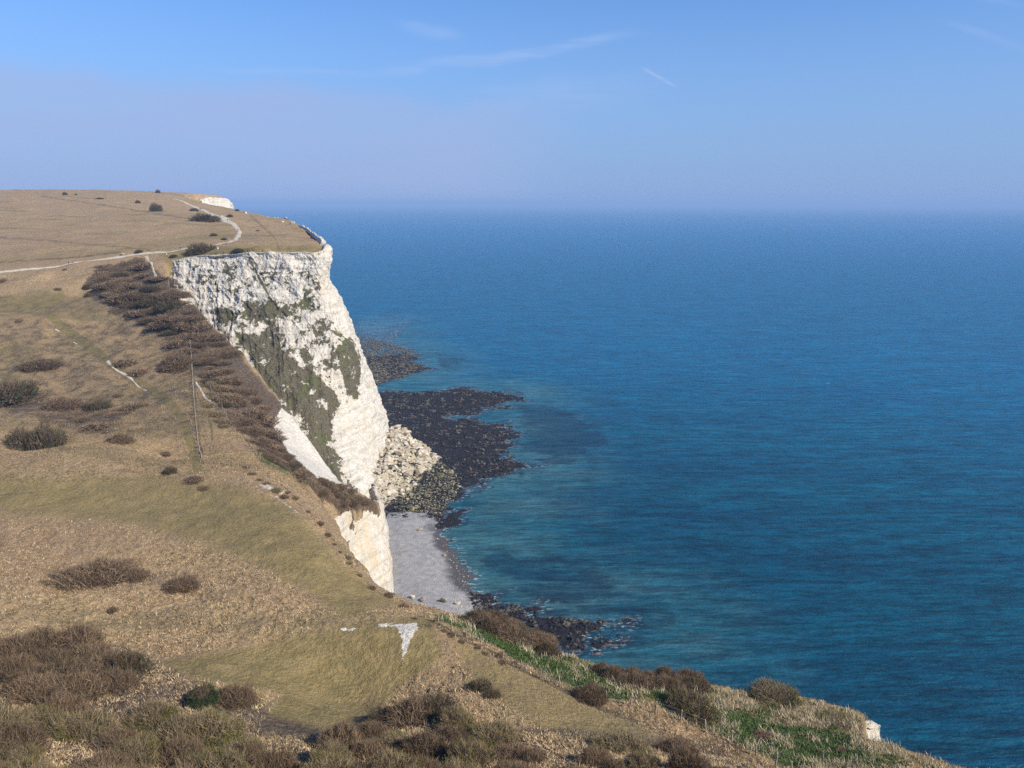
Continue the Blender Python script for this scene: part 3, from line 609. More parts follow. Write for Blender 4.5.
# single shrubs: kind, px, py (foot), width px, height factor, label
for k_, px, py, wp, hk, lab in (
 ('dark', 24, 446, 42, 1.2, 'dark bare bush behind the field lip, left half of the big clump'), ('dark', 48, 448, 46, 1.35, 'large dark bush behind the field lip, right half of the big clump'),
 ('green', 203, 703, 33, 1.3, 'dark green leafy bush alone on pale dry grass in the foreground'), ('bare', 233, 703, 42, 1.1, 'bare brown bush touching the right side of the dark green bush'),
 ('dark', 128, 673, 44, 1.5, 'tallest dark bush with olive shoots at right end of left thicket'), ('dark', 62, 683, 60, 1.1, 'broad greenish bush in front of the left thicket'),
 ('small', 113, 611, 13, 1.3, 'tiny bare bush alone on dry grass above the left thicket'),
 ('dark', 480, 690, 26, 1.1, 'dark sprawling bush alone on the smooth green slope'), ('dark', 492, 697, 20, .9, 'low dark bush just below the sprawling one on the green slope'),
 ('bare', 590, 700, 34, 1.4, 'upright bare bush on the near side of the right-hand fence'),
 ('tan', 688, 713, 54, 1.3, 'rounded greenish bush behind the fence posts near the cliff top'),
 ('bare', 548, 655, 30, 1.2, 'pale round bare bush on the lush green cliff-top strip'),
 ('bare', 92, 578, 80, .55, 'long low purple bush mound in the middle of the left field'), ('bare', 136, 578, 30, .9, 'small rounded bush right of the long low purple mound'),
 ('bare', 183, 588, 34, .9, 'rightmost of the purple bushes across the middle of the field'),
 ('dark', 170, 473, 13, 1.4, 'small upright bush on the pale lip left of the fence corner'), ('small', 193, 481, 20, .9, 'low bare bush on the lip beside the small upright bush'), ('small', 203, 489, 14, .8, 'low brown tuft of bush nearest the fence corner'),
 ('small', 165, 455, 11, 1.3, 'small pale bush on the slope behind the lip'), ('dark', 14, 396, 58, .7, 'dark spreading bush at the left edge on the far slope'),
 ('bare', 42, 366, 40, .5, 'low purple bush highest on the left of the far slope'), ('bare', 62, 405, 44, .5, 'low bush left of the dark round one on the far slope'), ('dark', 98, 408, 28, .8, 'dark round bush in the row across the far slope'),
 ('bare', 120, 441, 30, .8, 'low brown bush below the row of bushes on the far slope'), ('small', 96, 428, 34, .6, 'low purple bush between the dark round bush and the lip'), ('small', 84, 421, 16, 1.1, 'small upright bush under the row of bushes'),
 ('small', 126, 364, 26, .8, 'small bush right of the upper end of the white trail'), ('small', 140, 373, 26, .7, 'small bush right of the middle of the white trail'), ('small', 135, 408, 30, .6, 'low bush right of the dark round bush on the far slope'), ('small', 118, 396, 12, 1., 'tiny bush just below the white trail'),
 ('bare', 176, 366, 42, .9, 'dark purple bush left of the steep fence line'), ('small', 19, 322, 8, 1.2, 'tiny dark bush beside the green track on the left'),
 ('dark', 88, 288, 11, 1.2, 'small dark bush below the long white path'), ('dark', 89, 296, 9, 1.0, 'lower of two small dark bushes below the long white path'), ('small', 58, 290, 9, 1, 'tiny bush by the bend of the green track'), ('small', 106, 297, 8, 1, 'tiny bush at top of the scrub-covered slope'),
 ('small', 3, 282, 12, 1.2, 'small bush at left edge just below the white path'), ('small', 65, 270, 5, 1, 'tiny bush just below the path under the walking pair'),
 ('dark', 156, 211, 13, 1.6, 'lone conical dark bush on the upper plateau'), ('dark', 65, 195, 5, 1.6, 'lone dark bush on the skyline at left'), ('dark', 76, 195, 3, 1.4, 'smaller dark bush on the skyline at left'),
 ('dark', 138, 203, 6, 1.2, 'small dark bush high on the plateau above the conical one'), ('dark', 158, 193, 5, 1.6, 'dark bush on the skyline left of the path top'), ('dark', 100, 199, 8, .6, 'flat dark bush on the upper plateau at centre left'),
 ('dark', 202, 252, 29, .9, 'wide dark bush mound beside path above the white cliff'), ('dark', 206, 221, 31, .7, 'long dark hedge-like bush inside the bend of the path'), ('dark', 214, 236, 8, 1., 'small bush inside the path bend, left of its pair'), ('dark', 224, 240, 6, 1., 'small bush inside the path bend, right of its pair'),
 ('dark', 194, 211, 9, .9, 'small dark bush beside the upper path'), ('dark', 230, 217, 7, 1., 'small bush on the seaward side of the upper path'), ('dark', 237, 211, 5, 1.2, 'dark bush against the sea beside the far white cliff'), ('small', 258, 231, 5, .8, 'tiny bush in the middle of the headland turf'),
 ('dark', 239, 252, 14, .6, 'low dark bush at the cliff edge right of the wide mound'), ('dark', 139, 253, 9, 1., 'bush beside the path junction on the plateau'), ('dark', 174, 257, 9, .8, 'low green-black bush at left end of the cliff top'),
 ('tan', 775, 700, 60, .5, 'low olive bush along cliff rim at the right'), ('small', 764, 737, 24, .7, 'small bare bush in middle of the right-hand cliff-top grass'), ('small', 843, 752, 16, .6, 'small bare bush furthest right on the cliff-top grass'),
 ('tan', 835, 722, 40, .35, 'low olive bush close to the small white cliff end')):
    shrub_px(k_, px, py, wp, lab, None, hk)
def thicket(kinds, P, n, dmin, wr, label, group, hk=1.0, seed=1):
    words = dict(bare='brown twiggy ', tan='tan and olive ', dark='dark ', small='low brown ', smalltan='low tan ')
    for a, b in scatter_px(P, n, dmin, seed=seed):
        k_ = random.choice(kinds); shrub_px(k_, a, b, random.uniform(*wr), words[k_] + label, words[k_] + group, hk * random.uniform(.72, 1.35))
thicket(['bare', 'bare', 'tan', 'bare'], [(-30, 650), (40, 640), (110, 655), (130, 690), (60, 705), (-30, 710)], 14, 26, (40, 66), 'bush in the dense thicket at the lower left edge', 'bushes of the thicket at the lower left edge', 1.0, 3)
thicket(['bare', 'tan', 'tan'], [(-30, 725), (60, 718), (150, 722), (225, 735), (240, 780), (230, 830), (-30, 830)], 30, 30, (48, 80), 'bush in the thicket filling the bottom left corner', 'bushes of the thicket filling the bottom left corner', .95, 4)
thicket(['bare', 'bare', 'tan', 'dark'], [(240, 770), (290, 745), (340, 748), (400, 712), (450, 705), (500, 730), (520, 760), (500, 820), (240, 830)], 34, 26, (40, 68), 'bush in the thicket at the bottom centre', 'bushes of the thicket at the bottom centre', 1.0, 5)
thicket(['bare', 'tan', 'bare'], [(525, 755), (600, 748), (680, 752), (740, 775), (800, 830), (500, 830)], 22, 24, (36, 56), 'bush in the thicket at the bottom edge right of centre', 'bushes of the thicket at the bottom edge right of centre', .85, 6)
thicket(['bare', 'dark', 'bare'], [(470, 618), (500, 620), (530, 636), (545, 648), (510, 640), (475, 628)], 10, 11, (26, 40), 'rounded bush on the cliff rim above the shore rocks', 'bushes on the cliff rim above the shore rocks', .95, 7)
thicket(['bare', 'dark', 'bare'], [(592, 668), (640, 676), (700, 684), (712, 690), (690, 693), (640, 686), (600, 680)], 15, 10, (20, 32), 'bush in the row along the cliff rim right of the pale round bush', 'bushes in the long row along the cliff rim', 1.05, 8)
thicket(['bare', 'small', 'small', 'dark'], [(100, 270), (150, 266), (168, 290), (198, 318), (232, 352), (262, 402), (270, 430), (284, 456), (310, 482), (300, 482), (250, 440), (222, 405), (195, 360), (150, 325), (110, 300)], 62, 12.5, (16, 36), 'bush in the scrub on the steep slope above the white cliff', 'bushes of the scrub on the steep slope above the white cliff', .5, 9)
thicket(['bare', 'small'], [(318, 480), (340, 486), (372, 504), (345, 508), (322, 494)], 12, 8, (14, 22), 'bush on the tongue of land above the lower white cliff', 'bushes on the tongue of land above the lower white cliff', .6, 10)
thicket(['small', 'smalltan', 'small'], [(245, 468), (290, 492), (330, 530), (368, 580), (420, 612), (520, 665), (510, 668), (410, 618), (355, 578), (310, 515), (250, 476)], 32, 9, (6, 13), 'bush tangled along the fence at the field edge', 'small bushes tangled along the fence at the field edge', .9, 11)
thicket(['small', 'smalltan'], [(205, 350), (240, 380), (246, 425), (222, 430), (206, 400)], 12, 10, (12, 20), 'bush between the steep fence line and the cliff scrub', 'small bushes right of the steep fence line', .7, 12)
def scrub_mass(P, n, dmin, wr, hk, seed):     # low matted scrub between the bushes, merged
    r = np.random.default_rng(seed); Vs, Fs, Ts, off = [], [], [], 0
    src = [o.data for o in PR['small'] + PR['dark'][:1]]
    for a, b in scatter_px(P, n, dmin, 9000, seed):
        p = hit(a, b)
        if p is None or fbm(p[0] / 13, p[1] / 13, seed=91, o=3) < .0 or segdist(np.array([a]), np.array([b]), [(147, 256), (154, 270), (158, 281), (175, 300), (196, 345), (205, 400)], False)[0] < 4: continue
        me = src[r.integers(len(src))]; v = np.empty(len(me.vertices) * 3, np.float32); me.vertices.foreach_get('co', v); v = v.reshape(-1, 3)
        f = np.empty(len(me.polygons) * 3, np.int32); me.loops.foreach_get('vertex_index', f); t = np.empty(len(me.vertices), np.float32); me.attributes['tone'].data.foreach_get('value', t)
        rad = r.uniform(*wr) * mpp(p) / 2; q = v * [rad * r.uniform(.8, 1.4), rad * r.uniform(.8, 1.4), rad * hk]; q[:, :2] += p[:2]; q[:, 2] += hz(q[:, 0], q[:, 1]) - .05
        Vs.append(q); Fs.append(f.reshape(-1, 3) + off); Ts.append(np.clip(t * r.uniform(.5, 1.2) + r.uniform(-.1, .2), 0, 1)); off += len(v)
    tag(mesh('scrub', np.concatenate(Vs), np.concatenate(Fs), TW_P, False, attrs=dict(tone=np.concatenate(Ts))), kind='stuff')
scrub_mass([(96, 266), (150, 262), (170, 288), (200, 314), (234, 348), (274, 402), (271, 428), (284, 455), (314, 482), (376, 505), (345, 511), (308, 484), (262, 452), (230, 415), (205, 378), (178, 348), (130, 316), (92, 298)], 420, 4.0, (8, 22), .4, 5)
scrub_mass([(0, 388), (60, 400), (128, 410), (112, 432), (60, 424), (0, 400)], 45, 7, (12, 26), .22, 6)
scrub_mass([(160, 340), (205, 345), (238, 380), (248, 430), (222, 430), (205, 385), (165, 362)], 50, 6, (8, 18), .3, 8)
for L_ in PR.values():
    for o in L_:
        for ch in list(o.children): bpy.data.objects.remove(ch)
        bpy.data.objects.remove(o)

# ---- paths draped on the land
def smooth_line(P, step):
    P = np.array(P, float); n = len(P); Q = cr(P, np.linspace(0, 1, n * 12)); d = np.r_[0, np.cumsum(np.linalg.norm(np.diff(Q[:, :2], axis=0), axis=1))]
    t = np.arange(0, d[-1], step); return np.c_[np.interp(t, d, Q[:, 0]), np.interp(t, d, Q[:, 1])]
def path(P, width, name='path', mat=PATH, off=.1, step=.8, wob=.35, seed=0):
    w_ = [hit(*q[:2]) for q in P]; wd = [q[2] if len(q) > 2 else width for q in P]
    L = smooth_line(w_, step); n = len(L); tn = np.gradient(L, axis=0); tn /= np.linalg.norm(tn, axis=1, keepdims=True); nr = np.c_[-tn[:, 1], tn[:, 0]]
    wi = np.interp(np.linspace(0, 1, n), np.linspace(0, 1, len(wd)), wd); k = np.arange(n) * step
    l = wi / 2 * (1 + wob * fbm(k / 6, k * 0, seed=seed, o=3)); r_ = wi / 2 * (1 + wob * fbm(k / 6, k * 0 + 9, seed=seed, o=3))
    C = np.linspace(-1, 1, 7)[None, :, None]; X = L[:, None] + nr[:, None] * np.where(C < 0, C * l[:, None, None], C * r_[:, None, None])
    zz = hz(X[..., 0], X[..., 1]) + off * (1 - .8 * np.abs(C[..., 0]) ** 4)
    return tag(mesh(name, np.c_[X[..., 0].ravel(), X[..., 1].ravel(), zz.ravel()], grid_faces(n, 7), mat), kind='structure')
path([(-12, 273), (50, 267.5), (100, 259.5), (147, 253.5), (182, 249.5), (222, 243.5), (232, 241, 4), (238, 236, 6), (239, 231, 7), (234, 225, 5), (222, 218, 3.6), (206, 211.5, 3), (194, 206.5, 3), (184, 202, 3), (175, 199, 4)], 2.3, off=.14, seed=1)
path([(108, 361), (113, 368), (122, 373), (131, 379), (138, 386), (147, 391)], .65, off=.1, step=.5, wob=.7, seed=2)
path([(196, 382), (202, 392), (206, 398), (212, 404), (213, 408)], .55, off=.1, step=.5, wob=.7, seed=3)
path([(56, 329.5), (60, 332)], .6, off=.1, step=.4, wob=.8, seed=4); path([(73, 342.5), (78, 345)], .6, off=.1, step=.4, wob=.8, seed=5)
path([(147, 256), (150, 263), (154, 270), (157, 279)], .9, off=.12, step=.5, wob=.9, seed=6)
path([(262, 485), (272, 489), (284, 494)], .9, off=.08, step=.4, wob=.8, seed=7)

# ---- fences
POST = simple('weathered post wood', (.20, .165, .12), (.38, .33, .26), 4, .9, .02); WIRE = simple('dull wire', (.12, .12, .12), (.2, .2, .2), 3, .6)
def tube(P, r, ns=5):
    P = np.asarray(P, float); n = len(P); t = np.gradient(P, axis=0); t /= np.linalg.norm(t, axis=1, keepdims=True)
    up = np.array([0, 0, 1.0]) if abs(t[:, 2]).max() < .9 else np.array([1.0, 0, 0]); a = np.cross(t, up); a /= np.linalg.norm(a, axis=1, keepdims=True); b = np.cross(t, a)
    an = np.linspace(0, 2 * np.pi, ns + 1)[:-1]; r = np.broadcast_to(r, (n,))
    V = P[:, None] + (a[:, None] * np.cos(an)[None, :, None] + b[:, None] * np.sin(an)[None, :, None]) * r[:, None, None]
    i = np.arange(n - 1)[:, None] * ns; j = np.arange(ns)[None]; k = (j + 1) % ns
    return V.reshape(-1, 3), np.stack([i + j, i + k, i + ns + k, i + ns + j], -1).reshape(-1, 4)
def fence(P, gap, label, h=1.15, r=.07, group='post and wire fences', wires=3, seed=0):
    rd = random.Random(seed); L = smooth_line([hit(*q) for q in P], gap); root = bpy.data.objects.new('fence', None); COL.objects.link(root)
    root.location = (*L[0], float(hz(*L[0]))); tag(root, label, 'fence', group); o0 = np.array(root.location); tops = []
    for x, y in L:
        z = float(hz(x, y)); le = (rd.gauss(0, .07), rd.gauss(0, .07)); hh = h * rd.uniform(.85, 1.15)
        c = [(0, 0, -.3), (le[0] * .3, le[1] * .3, hh * .4), (le[0], le[1], hh), (le[0], le[1], hh + .02)]
        V, Fc = tube(np.array(c) + [x, y, z] - o0, [r, r, r * .9, .01], 6); mesh('post', V, Fc, POST, False, parent=root); tops.append((x + le[0], y + le[1], z + hh))
    T_ = np.array(tops)
    for k in range(wires):
        V, Fc = tube(T_ - o0 - [0, 0, .1 + k * .33 * h], .012, 4); mesh('wire', V, Fc, WIRE, False, parent=root)
fence([(238, 468), (262, 477), (292, 494), (320, 521), (338, 545), (352, 566), (372, 586), (402, 605)], 3.0, 'post and wire fence curving down the seaward edge of the green field', seed=1)
fence([(425, 618), (470, 641), (520, 668), (570, 692), (620, 704), (660, 716), (705, 733), (760, 757), (800, 778)], 3.0, 'post and wire fence along the cliff-top strip at lower right', h=1.5, r=.1, seed=2)
fence([(190, 343), (192, 365), (194, 400), (197, 432), (202, 462)], 2.6, 'dark straight fence running down the far slope to the lip', h=1.3, r=.12, seed=3)
fence([(209, 386), (216, 398), (224, 412), (232, 428), (246, 445), (262, 462)], 3.0, 'thin crooked fence beside the scrub, right of the straight one', seed=4)

# ---- grass tufts and herbs (uncountable)
def tuft_mat(name, c1, c2, c3):
    m_, nt, b = material(name); g = G(nt); c = g.mix(g.attr('tone'), c1, c2); c = g.mix(g.attr('green'), c, c3)
    g.put(b.inputs['Base Color'], c); b.inputs['Roughness'].default_value = .9; b.inputs['Specular IOR Level'].default_value = .1; return m_
def blades(X, Y, h, wdt, nb, tone, green, name, mat, spread=.8, seed=0):
    r = np.random.default_rng(seed); n = len(X); Zg = hz(X, Y); B = np.repeat(np.c_[X, Y, Zg - .03], nb, 0); N_ = n * nb
    hh = np.repeat(h, nb) * (.6 + .6 * r.random(N_)); B[:, :2] += r.normal(0, 1, (N_, 2)) * hh[:, None] * .45
    dirn = np.c_[r.normal(0, spread, (N_, 2)), np.ones(N_)]; dirn /= np.linalg.norm(dirn, axis=1, keepdims=True)
    a = r.random(N_) * 2 * np.pi; side = np.c_[np.cos(a), np.sin(a), 0 * a] * (np.repeat(wdt, nb) * (.6 + .8 * r.random(N_)))[:, None]
    V = np.stack([B - side, B + side, B + dirn * hh[:, None]], 1).reshape(-1, 3)
    tag(mesh(name, V, np.arange(3 * N_).reshape(-1, 3), mat, False, attrs=dict(tone=np.repeat(np.clip(np.repeat(tone, nb) + r.normal(0, .2, N_), 0, 1), 3), green=np.repeat(np.repeat(green, nb), 3))), kind='stuff')
def land_points(n, y0, y1, a0=-38, a1=37, seed=0):
    r = np.random.default_rng(seed); a = np.radians(r.uniform(a0, a1, n)); d = np.exp(r.uniform(np.log(y0), np.log(y1), n)); x, y = d * np.sin(a), d * np.cos(a)
    k = sdpoly(x, y, EDGE) > .5; x, y = x[k], y[k]; z = hz(x, y); m_ = masks(x, y, z); return x, y, z, m_
x, y, z, mm = land_points(150000, 50, 175, seed=5)
cl_ = fbm(x / 2.2, y / 2.2, seed=61, o=3) + .25 * rng.normal(size=len(x)) + .45; k = (cl_ > 0) & (mm['chalk'] < .3) & (mm['green'] * .9 + .3 * rng.random(len(x)) < .75) & (mm['lush'] < .5)
x, y, mg = x[k], y[k], mm['green'][k]
blades(x, y, .17 + .14 * rng.random(len(x)), np.full(len(x), .022), 4, .25 + .7 * np.clip(cl_[k], 0, 1), mg * .75, 'grass', tuft_mat('dry grass blades', (.21, .148, .075), (.58, .445, .275), (.14, .14, .055)), seed=1)
x, y, z, mm = land_points(70000, 50, 175, seed=15)
cl_ = fbm(x / 5, y / 5, seed=64, o=3) + .35 * rng.normal(size=len(x)) + .25; k = (cl_ > 0) & (mm['chalk'] < .2) & (mm['green'] < .5) & (mm['lush'] < .4); x, y = x[k], y[k]
blades(x, y, .26 + .22 * rng.random(len(x)), np.full(len(x), .04), 8, rng.random(len(x)), 0 * x, 'grass', tuft_mat('tussock grass blades', (.15, .10, .052), (.62, .47, .29), (.14, .14, .055)), 1.0, seed=9)
x, y, z, mm = land_points(90000, 170, 350, -38, -12, seed=6)
cl_ = fbm(x / 3, y / 3, seed=62, o=3) + .4; k = (cl_ > 0) & (mm['chalk'] < .3) & (mm['green'] < .6) & (mm['scrub'] < .6); x, y = x[k], y[k]
blades(x, y, .3 + .25 * rng.random(len(x)), np.full(len(x), .06), 2, .2 + .6 * np.clip(cl_[k], 0, 1), mm['green'][k] * .75, 'grass', tuft_mat('far grass blades', (.15, .105, .06), (.34, .255, .15), (.14, .14, .055)), seed=2)
x, y, z, mm = land_points(60000, 60, 125, -10, 36, seed=7); px, py = w2pix(x, y, z)
STRIP = [(428, 612), (470, 620), (540, 645), (600, 668), (700, 688), (800, 700), (870, 716), (930, 755), (980, 775), (820, 775), (720, 740), (640, 705), (560, 680), (500, 655)]
ins = inpoly(px, py, STRIP); lu = mm['lush'] + .75 * fbm(x / 1.9, y / 1.9, seed=71, o=4, g=.6)
k = ins & (lu > .5); blades(x[k], y[k], .3 + .3 * rng.random(k.sum()), np.full(k.sum(), .07), 5, rng.random(k.sum()), rng.random(k.sum()) * .5, 'herb_growth', tuft_mat('lush green herbs', (.035, .068, .016), (.105, .15, .045), (.06, .09, .025)), 1.3, seed=3)
k = ins & (lu < .75) & (fbm(x / 1.3, y / 1.3, seed=72, o=3) > .05); blades(x[k], y[k], .5 + .5 * rng.random(k.sum()), np.full(k.sum(), .035), 5, rng.random(k.sum()), 0 * x[k], 'dead_stems', tuft_mat('dead pale stems', (.30, .25, .16), (.60, .52, .36), (.1, .1, .05)), .5, seed=4)

# ---- rocks
def rock_verts(seed, sub=2):
    import bmesh
    bm = bmesh.new(); bmesh.ops.create_icosphere(bm, subdivisions=sub, radius=1); V = np.array([v.co[:] for v in bm.verts]); Fc = np.array([[v.index for v in f.verts] for f in bm.faces]); bm.free()
    V = V * (1 + .30 * noise(V[:, 0] * 1.3 + seed * 3.1, V[:, 1] * 1.3, V[:, 2] * 1.3, seed) + .16 * noise(V[:, 0] * 3.2, V[:, 1] * 3.2 + seed, V[:, 2] * 3.2, seed + 1))[:, None]
    r = np.random.default_rng(seed)
    for _ in range(9):
        d = r.normal(size=3); d /= np.linalg.norm(d); t = r.uniform(.42, .7); q = V @ d; V = V - np.clip(q - t, 0, None)[:, None] * d
    return V, Fc
def rock_mat(name, c1, c2, c3):
    m_, nt, b = material(name); g = G(nt); inf = g.n('ShaderNodeObjectInfo').outputs['Random']; n_ = g.noise(.9, 4, .65); t = g.noise(.22, 2)
    c = g.mix(g.sm(n_, .35, .65), c1, c2); c = g.mix(g.sm(g.m('ADD', t, g.m('MULTIPLY', g.m('SUBTRACT', inf, .5), .5)), .55, .68), c, c3)
    g.put(b.inputs['Base Color'], c); b.inputs['Roughness'].default_value = .8; b.inputs['Specular IOR Level'].default_value = .2; g.put(b.inputs['Normal'], g.bump(g.noise(3, 4), .25)); return m_
RK_P = rock_mat('fallen chalk', (.34, .29, .21), (.56, .515, .43), (.32, .265, .18)); RK_D = rock_mat('weed covered rock', (.006, .006, .010), (.032, .029, .033), (.10, .092, .075)); RK_G = rock_mat('algae stained chalk', (.10, .095, .055), (.36, .32, .21), (.065, .075, .035))
RV = [rock_verts(i) for i in range(8)]; RV1 = [rock_verts(i, 1) for i in range(8)]
RPROT = {k: [mesh('boulder', V, Fc, mt, False).data for V, Fc in RV[:6]] for k, mt in (('p', RK_P), ('d', RK_D), ('g', RK_G))}
for o in [o for o in COL.objects if o.name.startswith('boulder')]: bpy.data.objects.remove(o)
def boulder(kind, x, y, z, s, label, group=None, name='boulder'):
    o = bpy.data.objects.new(name, random.choice(RPROT[kind])); COL.objects.link(o); o.location = (x, y, z + s * .22)
    o.rotation_euler = (random.uniform(-.5, .5), random.uniform(-.5, .5), random.uniform(0, 6.28)); o.scale = (s * random.uniform(.8, 1.3), s * random.uniform(.8, 1.2), s * random.uniform(.6, .95)); tag(o, label, 'boulder', group); return o
def rock_mass(name, X, Y, Zb, s, mat, seed=0):
    r = np.random.default_rng(seed); n = len(X); Vs, Fs, off = [], [], 0
    for k in range(8):
        ii = np.where(np.arange(n) % 8 == k)[0]
        if not len(ii): continue
        V, Fc = RV1[k]; a = r.random(len(ii)) * 6.28; sc = s[ii, None] * np.c_[r.uniform(.7, 1.3, len(ii)), r.uniform(.7, 1.3, len(ii)), r.uniform(.5, .9, len(ii))]
        P = V[None] * sc[:, None]; ca, sa = np.cos(a)[:, None], np.sin(a)[:, None]
        P = np.stack([P[..., 0] * ca - P[..., 1] * sa + X[ii, None], P[..., 0] * sa + P[..., 1] * ca + Y[ii, None], P[..., 2] + (Zb[ii] + s[ii] * .15)[:, None]], -1)
        Vs.append(P.reshape(-1, 3)); Fs.append((Fc[None] + (np.arange(len(ii)) * len(V))[:, None, None]).reshape(-1, 3) + off); off += len(ii) * len(V)
    tag(mesh(name, np.concatenate(Vs), np.concatenate(Fs), mat, False), kind='stuff')
def pts_in(P, n, seed):
    r = np.random.default_rng(seed); a, b = P.min(0), P.max(0); X = r.uniform(a[0], b[0], n); Y = r.uniform(a[1], b[1], n); k = inpoly(X, Y, P); return X[k], Y[k]
for nm, P, n, smin, smax, mt, sd in (('weed_rocks', REEF_B, 24000, .25, 1.0, RK_D, 1), ('weed_rocks', REEF_A, 15000, .3, 1.2, RK_D, 2), ('weed_rocks', REEF_C, 4200, .2, .9, RK_D, 3), ('weed_rocks', REEF_B2, 900, .15, .4, RK_D, 4),
                                  ('chalk_rubble', TALUS, 4200, .3, 2.4, RK_P, 5), ('stained_rubble', poly0([(392, 478), (440, 462), (462, 478), (455, 500), (440, 515), (400, 512), (385, 505)]), 3600, .2, .6, RK_G, 6),
                                  ('chalk_rubble', poly0([(432, 512), (440, 512), (455, 555), (476, 588), (500, 600), (470, 612), (430, 606), (455, 592), (448, 560), (432, 530)]), 1500, .08, .32, RK_P, 7),
                                  ('chalk_rubble', poly0([(372, 350), (378, 360), (392, 378), (376, 384), (370, 372)]), 1400, .3, .7, RK_G, 8)):
    X, Y = pts_in(P, n, sd); zz = shorez(X, Y); r = np.random.default_rng(sd + 50); s_ = smin + (smax - smin) * r.random(len(X)) ** 4
    if mt is RK_D: k = (zz > -.35) & (fbm(X / 4, Y / 6, seed=81) > -.25); X, Y, zz, s_ = X[k], Y[k], zz[k], s_[k]
    rock_mass(nm, X, Y, zz, s_, mt, sd)
def boulders(kind, P, n, smin, smax, label, group, seed):
    X, Y = pts_in(P, n * 6, seed); r = random.Random(seed)
    for x, y in list(zip(X, Y))[:n]: boulder(kind, x, y, float(shorez(np.array([x]), np.array([y]))[0]), smin + (smax - smin) * r.random() ** 3, label, group)
boulders('p', TALUS, 110, .9, 2.8, 'pale fallen chalk boulder in the heap at the foot of the white cliff', 'pale chalk boulders at the foot of the cliff', 1)
boulders('g', poly0([(395, 485), (438, 465), (462, 480), (455, 500), (435, 514), (400, 512)]), 45, .6, 1.5, 'greenish stained boulder between the chalk heap and the dark reef', 'stained boulders between the chalk heap and the reef', 2)
boulders('d', poly0([(480, 450), (515, 455), (532, 468), (500, 478), (465, 488), (460, 470)]), 45, .6, 1.3, 'black weedy rock at the seaward end of the main reef', 'black rocks at the seaward end of the main reef', 3)
boulders('d', poly0([(500, 600), (560, 616), (608, 625), (590, 652), (540, 640)]), 34, .5, 1.1, 'black wet rock in the shallows below the cliff-top bushes', 'black rocks in the shallows below the cliff-top bushes', 4)
boulders('d', poly0([(470, 389), (530, 396), (518, 402), (480, 400)]), 26, .6, 1.2, 'black rock on the long outer spit of the reef', 'black rocks on the long outer spit of the reef', 5)
def lone(kind, px, py, s, label):
    x, y = plane0(px, py); boulder(kind, x, y, float(shorez(np.array([x]), np.array([y]))[0]), s, label)
lone('p', 420, 531, 1.15, 'lone brown boulder on the upper grey beach'); lone('p', 444, 557, .75, 'small dark boulder in the middle of the grey beach'); lone('p', 413, 601, .95, 'pale boulder at bottom left of the beach by the field edge')
lone('g', 422, 604, 1.0, 'greenish boulder beside the pale one at the bottom of the beach'); lone('g', 444, 604, 1.0, 'stained boulder at the bottom centre of the beach'); lone('p', 457, 606, 1.3, 'broad tan boulder at the bottom right of the beach')
lone('d', 538, 602 - 203 + 1, .8, 'single black rock standing off the tip of the outer spit'); lone('d', 437, 357, .9, 'single black rock off the far reef'); lone('d', 530, 470, .9, 'single black rock furthest out from the main reef'); lone('d', 618, 635, .8, 'single black rock furthest out in the shallows at the lower shore')
# pale block beside the plateau path and chalk outcrops on the skyline
p = hit(122.5, 255); boulder('p', *p, 1.5, 'pale block lying in the grass just above the plateau path')
for a, b, s, lab in ((245, 213.3, 2.2, 'white chalk outcrop on the skyline just right of the far cliff'), (293, 224, 2.6, 'flat white chalk outcrop on the sloping skyline near the headland'), (283, 222.3, 1.3, 'small white chalk lump left of the flat outcrop on the skyline'), (190, 199, 1.8, 'small white chalk outcrop left of the far cliff')):
    p = hit(a, b)
    if p is not None: boulder('p', *p, s, lab)

